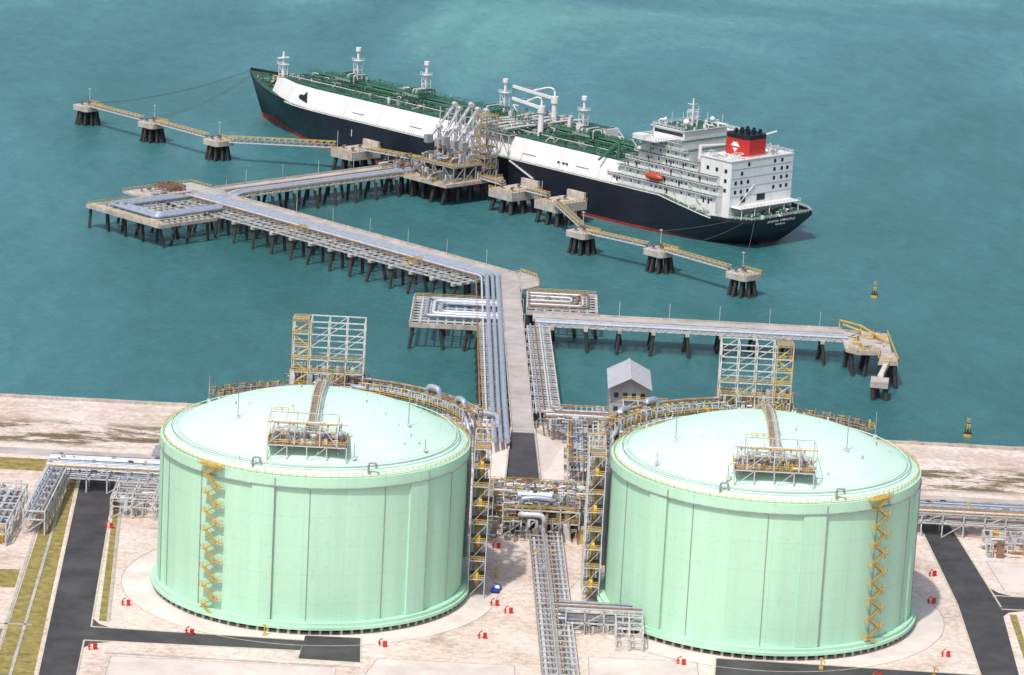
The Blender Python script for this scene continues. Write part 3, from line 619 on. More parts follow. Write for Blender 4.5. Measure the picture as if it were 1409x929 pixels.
for k in range(6):
    mb.box(-3.5,3.5,-3.5,3.5,4.5*k+4.3,4.5*k+4.45,'grating');mb.rail([(-3.5,-3.5,4.5*k+4.5),(3.5,-3.5,4.5*k+4.5)],sp=1.5);mb.rail([(-3.5,-3.5,4.5*k+4.5),(-3.5,3.5,4.5*k+4.5)],sp=1.5)
    mb.beam((-3,-3.5 if k%2 else 3,4.5*k),(-3,3 if k%2 else -3.5,4.5*k+4.5),.6,'yellow_paint',.25)
mb.beam((0,0,27),(9,0,24),.8,'yellow_paint',.8);mb.rail([(0,0,27.4),(9,0,24.4)])
mb.build('gangway_tower',JW(378,400,DZ),math.radians(45))
# ---------------------------------------------------------------- dolphins
def dolphin():
    mb=MB();mb.prism([(-5.4,-4.2),(-4.2,-5.4),(4.2,-5.4),(5.4,-4.2),(5.4,4.2),(4.2,5.4),(-4.2,5.4),(-5.4,4.2)],-2.2,0,'concrete')
    for i in range(10):
        a=6.28318*i/10;mb.cyl((3.9*math.cos(a),3.9*math.sin(a),-2),(6.0*math.cos(a),6.0*math.sin(a),-12),.68,'pile_dark',8)
    for i in range(4): mb.cyl((1.8*(i%2*2-1),1.8*(i//2*2-1),-2),(1.8*(i%2*2-1),1.8*(i//2*2-1),-12),.6,'pile_dark',8)
    for x,y in ((-2,2),(2,2),(0,-1)):
        mb.box(x-.9,x+.9,y-.9,y+.9,0,.5,'steel_grey');mb.cyl((x,y,.5),(x,y,1.3),.45,'rust_steel',8);mb.beam((x-1,y,1.3),(x+1,y,1.5),.5,'rust_steel')
    mb.rail([(-5,-4.9,0),(4.9,-5,0),(5,4.9,0)],sp=1.8,w=.16)
    mb.cyl((4,4,0),(4,4,6.5),.13,'steel_white',5);mb.box(3.6,4.4,3.6,4.4,6.3,6.7,'steel_white')
    return mb
D=[(336,621),(336,573),(335,525.5),(338.5,301.5),(341,261),(338.5,215)]
d0=None
for q,u in D:
    if d0 is None: d0=dolphin().build('mooring_dolphin',JW(q,u,4),math.radians(45))
    else: inst(d0,'mooring_dolphin',JW(q,u,4),math.radians(45))
def bdolphin():
    mb=MB();mb.box(-8,9,-7,7,-3.6,0,'concrete');mb.box(9,10.2,-5,5,-3,3,'concrete')
    for x in (-6,0,6):
        for y in (-5,0,5): mb.cyl((x,y,-3.5),(x*1.3,y*1.25,-12),.9,'pile_dark',8)
    for y in (-4,0,4): mb.cyl((10.2,y,0),(11.6,y,0),1.4,'rubber',12)
    mb.box(11.6,12.1,-5,5,-2.5,2.5,'black')
    for x,y in ((-4,3),(-4,-3),(3,0)):
        mb.box(x-1,x+1,y-1,y+1,0,.5,'steel_grey');mb.beam((x-1,y,1.2),(x+1,y,1.5),.6,'rust_steel');mb.cyl((x,y,.5),(x,y,1.2),.45,'rust_steel',8)
    mb.rail([(-8,7,0),(-8,-7,0),(9,-7,0)],sp=2,w=.16)
    mb.cyl((-6,5,0),(-6,5,8),.14,'steel_white',5)
    return mb
b0=None
for q,u in ((372,476),(372,375.5),(372,348)):
    if b0 is None: b0=bdolphin().build('breasting_dolphin',JW(q,u,4.6),math.radians(45))
    else: inst(b0,'breasting_dolphin',JW(q,u,4.6),math.radians(45))
def walkway(p,q,big=False):
    mb=MB();p=Vector(p);q=Vector(q);d=q-p;L=d.length;h=2.6 if big else 1.5
    mb.box(0,L,-1,1,-.15,0,'grating')
    n=max(2,int(L/3))
    m='steel_white'
    for y in (-1.1,1.1):
        mb.beam((0,y,-h*.5),(L,y,-h*.5),.4,'steel_white',.45)
        mb.beam((0,y,h*.5),(L,y,h*.5),.22,'yellow_paint')
        for i in range(n):
            a=L*i/n;b=L*(i+1)/n;mb.beam((a,y,-h*.5),(a,y,h*.5),.18,m);mb.beam((a,y,-h*.5),(b,y,h*.5),.15,m)
    mb.pipe([(0,1.5,-.3),(L,1.5,-.3)],.18,'steel_grey',5)
    o=mb.build('dolphin_walkway',p);o.rotation_euler=(0,-math.asin(d.z/L),math.atan2(d.y,d.x))
for i,j in ((0,1),(1,2),(3,4),(4,5)):
    q0,u0=D[i];q1,u1=D[j];walkway(JW(q0-2,u0-5.5,5.2),JW(q1-2,u1+5.5,5.2))
walkway(JW(336,519,5.2),JW(366,482,6.2),True)
walkway(JW(372,469,6.2),JW(378,441,6.0));walkway(JW(372,368.5,6),JW(372,355,6));walkway(JW(374,397,6),JW(372,382,6));walkway(JW(364,342,5.8),JW(342,306,5.4),False)
# ---------------------------------------------------------------- ship  (local x aft->bow, y to port, z above water)
def lerp(t,T):
    if t<=T[0][0]: return T[0][1]
    for (a,va),(b,vb) in zip(T[:-1],T[1:]):
        if t<=b: return va+(vb-va)*(t-a)/(b-a)
    return T[-1][1]
HD=[(17,18.5),(19,20.5),(23,22.6),(30,24.4),(40,25.9),(55,26.5),(275,26.5),(295,25.3),(310,22.6),(322,18.8),(333,14),(342,9.2),(349,4.8),(353,1.8),(355,.25)]
HW=[(17,4),(23,10),(33,17),(48,22),(70,26),(90,26.5),(250,26.5),(270,25.2),(290,21),(305,16),(320,10),(332,5.4),(342,2.2),(350,.6),(355,.15)]
def zd(x):
    if x<34: return 11.2
    if x<62: return 11.2+4.8*(x-34)/28
    return 16+ (0 if x<285 else 5.2*((x-285)/70)**1.6)
def ship():
    mb=MB()
    xs=[17,18,19.5,21.5,24,28,34,40,48,55,62,80]+list(range(90,260,20))+[260,270,280,288,295,302,310,316,322,328,333,338,342,346,349,351.5,353.5,355]
    def sec(x,z):
        Dk=zd(x);t=max(0,min(1,z/Dk));w=lerp(x,HW);h=lerp(x,HD);k=t**(1.5 if x>200 else .6)
        hy=w+(h-w)*k
        xx=x-(1-t)*11*max(0,(x-250)/105)**2 
        if x<45: xx=x+(1-t)*7*(1-(x-17)/28)
        return xx,hy
    fr=[0,.07,.3,.55,.8,1]
    def rows(x):
        Dk=zd(x); return [-3,0]+[(Dk*f if x<250 or f>.1 else Dk*(.07+.06*(x-250)/105)) for f in fr[1:]]
    for side in (1,-1):
        grid=[]
        for x in xs:
            row=[]
            for z in rows(x):
                a,b=sec(x,z);row.append((a,b*side,z))
            grid.append(row)
        n=7;vs=[p for r in grid for p in r]
        for j in range(n-1):
            fs=[(i*n+j,(i+1)*n+j,(i+1)*n+j+1,i*n+j+1) if side<0 else (i*n+j+1,(i+1)*n+j+1,(i+1)*n+j,i*n+j) for i in range(len(xs)-1)]
            mb.add(vs,fs,'hull_red' if j<2 else 'hull_black',False)
        for i in range(len(xs)-1):
            a=grid[i][-1];b=grid[i+1][-1]
            if xs[i]>=302 or xs[i]<34:
                mb.add([a,b,(b[0],b[1],b[2]+1.4),(a[0],a[1],a[2]+1.4)],[(0,1,2,3)],'hull_black')
            else: mb.beam((a[0],a[1]-side*.15,a[2]+.1),(b[0],b[1]-side*.15,b[2]+.1),.3,'ship_white',.3)
    Z=rows(17);L=[sec(17,z) for z in Z];L.append(L[-1]);Z.append(Z[-1]+1.4)
    for j in range(7):
        mb.add([(L[j][0],L[j][1],Z[j]),(L[j][0],-L[j][1],Z[j]),(L[j+1][0],-L[j+1][1],Z[j+1]),(L[j+1][0],L[j+1][1],Z[j+1])],[(3,2,1,0)],'hull_red' if j<2 else 'hull_black')
    for a,b in zip(xs[:-1],xs[1:]):
        mb.add([(a,-lerp(a,HD)+.1,zd(a)-.02),(b,-lerp(b,HD)+.1,zd(b)-.02),(b,lerp(b,HD)-.1,zd(b)-.02),(a,lerp(a,HD)-.1,zd(a)-.02)],[(0,1,2,3)],'deck_green')
    T=[(88,22,17,23.6),(93,24.3,20,24.8),(285,24.3,20,24.8),(300,22.3,18.5,24.9),(313,18.0,14.5,25.2),(322,14,11,23.6)]
    for a,b in zip(T[:-1],T[1:]):
        for sd in (1,-1):
            q=[(a[0],sd*a[1],16),(b[0],sd*b[1],zd(b[0])),(b[0],sd*b[2],b[3]),(a[0],sd*a[2],a[3])]
            mb.add(q,[(0,1,2,3) if sd<0 else (3,2,1,0)],'ship_white')
        mb.add([(a[0],-a[2],a[3]),(b[0],-b[2],b[3]),(b[0],b[2],b[3]),(a[0],a[2],a[3])],[(0,1,2,3)],'deck_green')
    a=T[0];mb.add([(a[0],-a[1],16),(a[0],a[1],16),(a[0],a[2],a[3]),(a[0],-a[2],a[3])],[(3,2,1,0)],'ship_white')
    a=T[-1];mb.add([(a[0],-a[2],a[3]),(a[0],a[2],a[3]),(a[0]+7,a[1]*.75,zd(329)),(a[0]+7,-a[1]*.75,zd(329))],[(0,1,2,3)],'ship_white')
    for x in range(100,284,23): mb.beam((x,24.34,16.4),(x,20.06,24.6),.12,'steel_grey',.05)
    for x in (108,140,212,250): mb.beam((x-2,22.9,19),(x+6,22.9,19),.5,'steel_grey',.3)
    e=lambda x,z:(x,24.3-(z-16)/8.8*4.3+.06-(max(0,x-285)/15*1.8),z)
    mb.add([e(287,18),e(294,19),e(297,21.5),e(292,21),e(290,23)],[(0,1,2,3,4)],'black')
    for x in (119,121,124): mb.box(x-.6,x+.6,23.2,23.5,18.6,19.4,'window_dark')
    zt=24.8
    for y,r,m in ((-3,.55,'green_pipe'),(-5,.4,'green_pipe'),(1.5,.45,'green_pipe'),(4.5,.35,'deck_green'),(9,.3,'deck_green'),(-9.5,.3,'green_pipe'),(-12,.25,'green_pipe'),(13,.2,'steel_white')):
        mb.pipe([(92,y,zt+1.6),(312,y,zt+1.6)],r,m,6)
    for x in range(94,312,6):
        mb.box(x-.15,x+.15,-13,11,zt+.9,zt+1.15,'green_pipe')
        for y in (-12,-6,0,6,10): mb.beam((x,y,zt),(x,y,zt+1.3),.25,'green_pipe')
    for x in range(96,312,12):
        for sd in (1,-1): mb.box(x-.2,x+.2,min(sd*11,sd*19.5) if x<290 else min(sd*9,sd*14),max(sd*11,sd*19.5) if x<290 else max(sd*9,sd*14),zt,zt+.5,'green_pipe')
    mb.box(92,312,-1.2,.6,zt+2.4,zt+2.55,'green_pipe')
    for y in (-1.2,.6): mb.rail([(92,y,zt+2.5),(312,y,zt+2.5)],m='green_pipe',sp=4,w=.14)
    for sd in (1,-1):
        mb.rail([(93,sd*19.8,zt),(285,sd*19.8,zt),(313,sd*14.3,25.2)],m='green_pipe',sp=3,w=.14)
        mb.rail([(62,sd*26,16),(275,sd*26.2,16),(300,sd*24.3,16.4)],m='steel_white',sp=3.5,w=.12)
    for x in (128,188,236,282):
        mb.box(x-4,x+4,-6,6,zt,zt+3.2,'deck_green');mb.box(x-2,x+2,-4,4,zt+3.2,zt+4.6,'green_pipe')
        for k in range(5): mb.pipe([(x-4+2*k,-5,zt+2),(x-4+2*k,-5,zt+6),(x-4+2*k,3,zt+6),(x-4+2*k,3,zt+2)],.3,random.choice(['green_pipe','deck_green','steel_white']),6,1)
        mb.rail([(x-5,6.5,zt+3),(x+5,6.5,zt+3)],m='steel_white',sp=2)
    mb.box(128,146,-17,-9,zt,zt+4.5,'ship_white');mb.box(129,145,-16,-10,zt+4.5,zt+4.7,'deck_green')
    clutter(mb,95,284,-18,18,zt,420,['green_pipe','deck_green','green_pipe','steel_grey','steel_white','green_pipe','steel_grey','deck_green'],.6,2.4,3)
    clutter(mb,284,312,-13,13,zt,60,['green_pipe','deck_green','steel_white','deck_green'],.6,2.2,2.5)
    for sd in (1,-1):
        for i in range(5):
            x=158+i*5;mb.pipe([(x,0,zt+2.5),(x,sd*12,zt+3),(x,sd*23.5,zt+2.5)],.6,'steel_white',8);mb.cyl((x,sd*23.5,zt+2.5),(x,sd*24.3,zt+2.5),1.0,'steel_grey',10)
        mb.rack(154,184,min(sd*19,sd*24),max(sd*19,sd*24),17,[zt+.5],5,5,.3,'steel_white',1);mb.box(154,184,min(sd*19,sd*24),max(sd*19,sd*24),zt+.4,zt+.6,'deck_green')
    clutter(mb,150,190,-20,22,zt+.6,120,['steel_white','ship_white','steel_grey','green_pipe'],.6,2.2,5)
    for x,y in ((281,-2),(237,-4),(137,-4),(186,-4)):
        mb.rack(x-1.4,x+1.4,y-1.4,y+1.4,zt,[zt+4,zt+8,zt+12],2.8,2.8,.26,'ship_white',1)
        mb.cyl((x,y,zt),(x,y,zt+17),.6,'ship_white',10);mb.cyl((x,y,zt+16.5),(x,y,zt+18.2),1.3,'ship_white',10)
        mb.box(x-2,x+2,y-2,y+2,zt+12,zt+12.2,'ship_white');mb.rail([(x-2,y-2,zt+12.2),(x-2,y+2,zt+12.2),(x+2,y+2,zt+12.2)],m='ship_white',sp=1.3)
    for x,y,jx,jz in ((160,-9,26,13),(150,9,18,12),(98,-10,-16,10)):
        mb.cyl((x,y,zt),(x,y,zt+jz),1.4,'ship_white',12,1.1);mb.cyl((x,y,zt+jz-2),(x,y,zt+jz+1),1.7,'ship_white',12)
        mb.beam((x,y,zt+jz),(x+jx,y,zt+jz+1.5),1.1,'ship_white',1.2);mb.beam((x,y,zt+jz+4),(x+jx*.8,y,zt+jz+2),.25,'steel_grey')
        mb.pipe([(x,y,zt+jz),(x,y,zt+jz+4),(x+jx*.15,y,zt+jz+4.4),(x+jx*.5,y,zt+jz+1.6)],.45,'ship_white',8,2);mb.cyl((x+jx,y,zt+jz+1.5),(x+jx,y,zt+jz-3),.25,'steel_grey',6)
    mb.cyl((331,0,zd(331)),(331,0,zd(331)+15),.9,'ship_white',10,.5);mb.box(329,333,-2,2,zd(331)+9,zd(331)+9.3,'ship_white');mb.rail([(329,2,zd(331)+9.3),(333,2,zd(331)+9.3)],m='ship_white',sp=1.2)
    mb.rack(329.6,332.4,-1.4,1.4,zd(331),[zd(331)+4.5,zd(331)+9],2.8,2.8,.25,'ship_white',1)
    mb.box(330,332,-3,3,zd(331)+12,zd(331)+12.4,'ship_white')
    clutter(mb,326,346,-7,7,zd(335),70,['green_pipe','ship_white','steel_white','deck_green','deck_green','yellow_paint'],.6,1.9,2)
    for sd in (1,-1):
        mb.cyl((333,sd*6,zd(333)+1),(336,sd*6,zd(333)+1),1.3,'green_pipe',10);mb.cyl((325,sd*9,zd(325)+1),(328,sd*9,zd(325)+1),1.3,'green_pipe',10)
    ad=11.2
    clutter(mb,19,30,-16,16,ad,60,['green_pipe','deck_green','steel_white','ship_white','deck_green'],.6,2.0,2.2)
    for sd in (1,-1):
        for y in (7,14): mb.cyl((23,sd*y,ad+1.2),(27,sd*y,ad+1.2),1.2,'green_pipe',10)
        clutter(mb,36,60,min(sd*23,sd*25),max(sd*23,sd*25),13,20,['green_pipe','steel_white'],.5,1.4,2)
    mb.rail([(36,-25,ad+.6),(30,-24.2,ad+1.4),(23,-22.4,ad+1.4),(17.3,-18.4,ad+1.4),(17.3,18.4,ad+1.4),(23,22.4,ad+1.4),(30,24.2,ad+1.4),(36,25,ad+.6)],m='ship_white',sp=1.8,w=.13,h=1)
    tiers=[(34,94,22.5,11,20),(34,90,21,20,23.8),(36,86,20,23.8,27.5),(48,82,19,27.5,31),(54,80,18,31,34.5),(58,80,18,34.5,37.5)]
    for k,(x0,x1,hy,z0,z1) in enumerate(tiers):
        mb.box(x0,x1,-hy,hy,z0,z1-.25,'ship_white')
        mb.box(x0-.1,x1+1.2,-hy-1.3,hy+1.3,z1-.25,z1,'ship_white')
        mb.box(x0,x1+1.1,-hy-1.2,hy+1.2,z1,z1+.03,'deck_green')
        for sd in (1,-1):
            mb.rail([(x0,sd*(hy+1.2),z1),(x1+1.1,sd*(hy+1.2),z1)],m='ship_white',sp=2,w=.10)
            x=x0+4
            while x<x1: mb.beam((x,sd*(hy+1.1),z0),(x,sd*(hy+1.1),z1-.2),.16,'ship_white');x+=6
        mb.rail([(x1+1.1,hy+1.2,z1),(x1+1.1,-hy-1.2,z1)],m='ship_white',sp=2,w=.10)
        zz=z1-3.6
        x=x0+2.5
        while x<x1-2:
            if random.random()<.8:
                for sd in (1,-1): mb.box(x-.4,x+.4,min(sd*hy,sd*(hy+.06)),max(sd*hy,sd*(hy+.06)),zz+1.4,zz+2.3,'window_dark')
            if random.random()<.3: mb.box(x+.9,x+1.8,hy,hy+.05,zz+.1,zz+2.2,random.choice(['window_dark','steel_grey']))
            x+=random.choice((2.5,2.9,4.4))
        y=-hy+2
        while y<hy-1: mb.box(x1,x1+.06,y-.45,y+.45,zz+1.5,zz+2.5,'window_dark');y+=2.8
        xl=x0+8+k*5
        mb.beam((xl,hy+.7,z0 if k else 16),(xl+4,hy+.7,z1),.5,'steel_white',.15)
        clutter(mb,x1-8,x1+.5,-hy,hy,z1,10,['ship_white','steel_white','steel_grey'],.5,1.4,1.6)
    clutter(mb,36,52,-18,19,27.6,26,['ship_white','steel_white','steel_grey','green_pipe'],.6,2,3)
    clutter(mb,48,60,-16,18,31.1,18,['ship_white','steel_white','steel_grey'],.6,2,3)
    mb.box(62,80,-13,13,37.5,41.3,'ship_white');mb.box(66,79.5,-26,26,37.3,37.6,'ship_white');mb.box(61.5,81,-13.6,13.6,41.3,41.6,'ship_white')
    mb.box(62,80.5,-13,13,41.6,41.65,'deck_green')
    mb.box(79.9,80.12,-12.5,12.5,39,40.4,'window_dark');mb.box(63,79,12.95,13.1,39,40.4,'window_dark')
    for sd in (1,-1):
        mb.rail([(66,sd*13,37.6),(66,sd*26,37.6),(79.5,sd*26,37.6),(79.5,sd*13,37.6)],m='ship_white',sp=1.5,w=.16,h=1.4)
        mb.box(73,79,min(sd*22,sd*26),max(sd*22,sd*26),37.6,39.4,'ship_white')
        mb.beam((73,sd*18.5,33),(73,sd*25,37.2),.5,'ship_white')
    mb.rail([(62,13.4,41.6),(80,13.4,41.6),(80,-13.4,41.6)],m='ship_white',sp=2,w=.12)
    mb.cyl((70,0,41.6),(70,0,53),.6,'ship_white',10,.3)
    for z,w in ((45,6),(48,5),(50.5,3)): mb.beam((70,-w/1.3,z),(70,w/1.3,z),.25,'ship_white');mb.beam((70,0,z),(73,0,z),.25,'ship_white')
    for x,y,h in ((64,4,7),(66,-5,6),(77,5,5),(75,-9,7),(63,-11,5),(78,-3,4)): mb.cyl((x,y,41.6),(x,y,41.6+h),.12,'ship_white',5)
    mb.rack(68.5,71.5,-1.5,1.5,41.6,[44.5,47.5],3,3,.25,'ship_white',1)
    for x,y,r in ((66,8,1.4),(66,-8,1.1),(76,10,.8),(86,14,1.2)):
        b_=41.6 if x<80 else 27.5
        mb.cyl((x,y,b_),(x,y,b_+1.9),.4,'ship_white',8)
        M0=mb.M;mb.M=Matrix.Translation((x,y,b_+2.7));mb.lathe([(r*math.sin(t),r*math.cos(t)) for t in [3.14159*i/8 for i in range(9)]],'ship_white',12);mb.M=M0
    clutter(mb,58,79,-12,12,41.7,24,['ship_white','steel_white'],.4,1.3,2)
    mb.box(30,47,-19.5,18.5,11,34.5,'ship_white');mb.box(29.8,47.3,-19.9,18.9,34.5,34.9,'ship_white')
    for z0 in (21,24.8,28.5,32):
        for y in (-16,-12.5,-8,8,12,15.5):
            if random.random()<.8: mb.box(29.93,30.02,y-.7,y+.7,z0,z0+1.5,'window_dark')
    for z in (19.8,23.6,27.4,31.2): mb.box(29.9,30.01,-19.3,18.3,z,z+.12,'steel_grey')
    for z0 in (21.5,25.5,29.5):
        for x in (33,38,43): mb.box(x-.7,x+.7,18.48,18.58,z0,z0+1.6,'window_dark')
    mb.box(24,30,-19,18,15.8,16,'ship_white');mb.rail([(24,-19,16),(24,18,16)],m='ship_white',sp=2,w=.12)
    for y in (-18,-9,0,9,17): mb.beam((24.3,y,11.2),(24.3,y,15.8),.3,'ship_white')
    mb.box(29.9,30.03,-3,2,17,19.7,'window_dark');mb.box(29.9,30.03,9,12,17,19.5,'window_dark')
    mb.beam((29.8,14,16),(29.8,4,24),.5,'steel_white',.2)
    mb.rail([(30,18.5,34.9),(30,-19.5,34.9),(47,-19.5,34.9)],m='ship_white',sp=2,w=.12);mb.rail([(30,18.5,34.9),(47,18.5,34.9)],m='ship_white',sp=2,w=.12)
    clutter(mb,31,46,-19,-8,34.9,16,['ship_white','steel_white','steel_grey'],.6,1.8,2.4);clutter(mb,31,46,8,18,34.9,14,['ship_white','steel_white','steel_grey'],.6,1.8,2.2)
    P=[(33,-5),(35,-6.5),(44,-6.5),(46,-5),(46,5),(44,6.5),(35,6.5),(33,5)]
    mb.prism(P,34.9,41.8,'funnel_red');mb.prism(P,41.8,43.6,'black')
    for x in (35.5,39,42.5):
        for y in (-3.5,0,3.5): mb.cyl((x,y,43.6),(x-.5,y,45.4),.7,'black',8)
    # white chevron emblem
    mb.add([(37.0,6.56,38.6),(42,6.56,38.6),(40.6,6.56,40.4),(38.4,6.56,40.4)],[(0,1,2,3)],'ship_white')
    mb.add([(38.0,6.56,37.9),(41.0,6.56,37.9),(39.5,6.56,36.2)],[(0,1,2)],'ship_white')
    mb.cyl((50,16,27.5),(50,16,38),.8,'ship_white',10);mb.beam((50,16,38),(36,17,41),.6,'ship_white',.7)
    mb.cyl((50,-16,27.5),(50,-16,38),.8,'ship_white',10);mb.beam((50,-16,38),(38,-17,43),.6,'ship_white',.7)
    mb.cyl((96,16,24.8),(96,16,32),.8,'green_pipe',10);mb.beam((96,16,32),(100,24,24),.7,'green_pipe',.8)
    for sd in (1,-1):
        M0=mb.M;mb.M=Matrix.Translation((68,sd*23.6,22.4))
        nn=[(-5,.1,.1),(-4.2,1.0,.9),(-2.5,1.5,1.3),(2.5,1.5,1.3),(4.2,1.0,.9),(5,.1,.1)]
        vs=[];k=10
        for x,ry,rz in nn: vs+=[(x,ry*math.cos(6.283*i/k),rz*math.sin(6.283*i/k)+(.4 if math.sin(6.283*i/k)>.5 and abs(x)<3 else 0)) for i in range(k)]
        mb.add(vs,[(a*k+i,a*k+(i+1)%k,(a+1)*k+(i+1)%k,(a+1)*k+i) for a in range(5) for i in range(k)],'orange',True);mb.M=M0
        for x in (64.5,71.5): mb.beam((x,sd*21,20),(x,sd*24.5,25.5),.4,'ship_white');mb.beam((x,sd*24.5,25.5),(x,sd*22,26),.35,'ship_white')
    mb.beam((150,26.9,15.5),(135,26.9,10),1,'steel_white',.4)
    for i in range(20):
        if i!=8:
            y=8.5-i*.85;mb.box(17.0-.08,17.0+.05,y,y+.12,10.6,11.5,'ship_white');mb.box(17-.08,17.05,y,y+.45,10.6+.38*(i%3),10.75+.38*(i%3),'ship_white')
    for i in range(7): mb.box(17.35,17.62,3-i*.9,3-i*.9+.4,9.2,9.8,'ship_white')
    mb.beam((252,26.6,9),(252,26.6,12),.3,'ship_white')
    return mb
ship().build('lng_carrier_ship',(120,473.5,SEA),math.radians(135))
def rope(p,q,sag,name='mooring_line'):
    mb=MB();p=Vector(p);q=Vector(q);pts=[]
    for i in range(17):
        t=i/16;v=p.lerp(q,t);v.z-=sag*4*t*(1-t);pts.append(v)
    mb.pipe(pts,.09,'rope',5,.01);mb.build(name)
def SW(x,y,z): return (120+(-x-y)*K,473.5+(x-y)*K,z+SEA)
for (sx,sy,sz),(q,u) in (((352,2,22),(336,618)),((350,4,22),(336,617)),((345,8,21),(336,575)),((343,9,21),(336,572)),((18,16,12),(338.5,216)),((20,19,12),(341,262)),((24,22,12),(338.5,302))):
    rope(SW(sx,sy,sz),JW(q,u,5.4),3)
# ---------------------------------------------------------------- buoys
def buoy():
    mb=MB();mb.cyl((0,0,-1),(0,0,1),1.5,'yellow_paint',14);mb.cyl((0,0,1),(0,0,1.3),1.5,'black',14,1.1)
    for a in range(4):
        t=a*1.5708;mb.beam((1*math.cos(t),1*math.sin(t),1.2),(.35*math.cos(t),.35*math.sin(t),4.6),.2,'black')
    mb.box(-.6,.6,-.6,.6,2.6,4.2,'yellow_paint');mb.cyl((0,0,4.6),(0,0,5.2),.35,'steel_grey',8)
    mb.beam((-.6,0,5.3),(.6,0,6.3),.2,'yellow_paint');mb.beam((.6,0,5.3),(-.6,0,6.3),.2,'yellow_paint')
    return mb
bb=buoy().build('navigation_buoy',(139,400,SEA))
b2=inst(bb,'navigation_buoy',(152,199,SEA))
# ---------------------------------------------------------------- land pipe racks
mb=MB()
mb.rack(-134,-92,64,77,0,[4.2,7.2],6,6.5,.38,'steel_white',3);bundle(mb,'x',-134,-92,64.5,76.5,4.3,9);bundle(mb,'x',-134,-92,64.5,76.5,7.3,9)
mb.rack(110,190,64,77,0,[4.2,7.2],6,6.5,.38,'steel_white',3);bundle(mb,'x',112,190,64.5,76.5,4.3,9);bundle(mb,'x',112,190,64.5,76.5,7.3,9)
clutter(mb,140,175,46,64,0,120,['steel_white','pipe_white','rust_steel','steel_grey','pipe_silver','yellow_paint'],.8,2.4,5)
mb.rack(140,172,50,62,0,[3.5],8,6,.3,'steel_white',2)
mb.rack(-134,-128,20,64,0,[4.5,7],6,6,.36,'steel_white',2);bundle(mb,'y',20,64,-134,-128,4.6,4);bundle(mb,'y',20,64,-134,-128,7.1,4)
mb.rack(-165,-137,8,48,0,[3.5,6.5],7,7,.34,'steel_white',2);bundle(mb,'y',8,48,-165,-137,3.6,14,.2,.6)
clutter(mb,-165,-138,8,60,0,140,['steel_white','pipe_white','steel_grey','yellow_paint','pipe_silver','rust_steel'],.8,2.4,6)
mb.rack(-112,-94,40,62,0,[3.5,6],6,6,.3,'steel_white',2);clutter(mb,-112,-94,42,62,0,80,['steel_white','pipe_white','rust_steel','steel_grey'],.8,2.4,5)
mb.rail([(-134,63.8,7.2),(-92,63.8,7.2)],sp=3,w=.13);mb.rail([(110,63.8,7.2),(190,63.8,7.2)],sp=3,w=.13)
for z in (4.2,7.2): clutter(mb,-133,-93,64.5,76,z,40,['steel_white','pipe_silver','rust_steel','yellow_paint'],.4,1.3,1.4);clutter(mb,112,188,64.5,76,z,60,['steel_white','pipe_silver','rust_steel','yellow_paint'],.4,1.3,1.4)
mb.build('pipe_rack')
MIX=['steel_white','pipe_white','rust_steel','yellow_paint','pipe_silver','steel_grey','grating','steel_white']
mb=MB()
mb.rack(-9,32,62,76,0,[4.0,6.6],5.1,7,.36,'steel_white',2)
for z in (4.1,6.7): bundle(mb,'x',-9,32,62.5,75.5,z,10,.2,.5)
mb.rack(0,22,42,60,0,[4.6,8.2],5.5,6,.38,'steel_white',2);mb.box(0,22,42,60,4.7,4.85,'grating');mb.box(2,20,44,50,8.3,8.45,'grating')
bundle(mb,'y',36,64,2,20,4.9,8,.2,.6)
mb.rail([(0,42,4.8),(22,42,4.8)],sp=2,w=.13);mb.rail([(0,42,8.3),(22,42,8.3),(22,60,8.3)],sp=2,w=.13);mb.rail([(-9,62,6.7),(32,62,6.7)],sp=2,w=.13);mb.rail([(-9,76,6.7),(32,76,6.7)],sp=2,w=.13)
mb.pipe([(5,47,8.2),(5,47,10),(10,47,10.6),(15,47,10),(15,47,5)],.9,'pipe_silver',12,2)
mb.pipe([(5,44,6),(5,41,7.2),(12,41,7.2),(12,40,1)],.8,'pipe_white',12,2)
mb.cyl((4,51,10),(14,51,10),1.2,'pipe_white',14);mb.cyl((9,51,10),(9,51,11.6),.7,'green_pipe',10)
for x in (-6,27):
    mb.rack(x-3,x+3,44,60,0,[4,8,11.5],6,5.3,.24,'steel_white',1)
    for z in (4,8,11.5): mb.rail([(x-3,44,z),(x+3,44,z)],sp=1.5,w=.13);mb.rail([(x-3 if x>0 else x+3,44,z),(x-3 if x>0 else x+3,60,z)],sp=1.5,w=.13);mb.box(x-3,x+3,44,60,z-.1,z,'grating')
clutter(mb,-8,30,36,62,0,260,MIX,.6,2.2,6)
clutter(mb,0,22,42,60,4.9,150,MIX,.5,1.8,3.2)
clutter(mb,-9,32,62,76,6.7,170,MIX,.4,1.5,1.9)
clutter(mb,0,22,42,60,8.5,70,['steel_white','pipe_white','green_pipe','steel_grey','pipe_silver','rust_steel'],.5,1.7,2.4)
for i in range(4):
    x=-7+i*12;mb.pipe([(x,58,6.4),(x,60,9.2),(x+4,68,9.2),(x+4,72,6.6)],.3,'pipe_silver',8,1.4)
mb.build('process_pipe_rack')
mb=MB()
def nx(y): return 8.5-.034*(y-42)
for k,(xo,r,m) in enumerate(((.5,.45,'pipe_white'),(1.8,.35,'pipe_silver'),(3,.3,'steel_grey'),(4.0,.5,'pipe_white'),(5.3,.25,'rust_steel'),(6.2,.4,'pipe_silver'),(7.4,.4,'pipe_white'))):
    mb.pipe([(nx(42)+xo,42,1.9),(nx(-115)+xo,-115,1.9)],r,m,8)
y=40
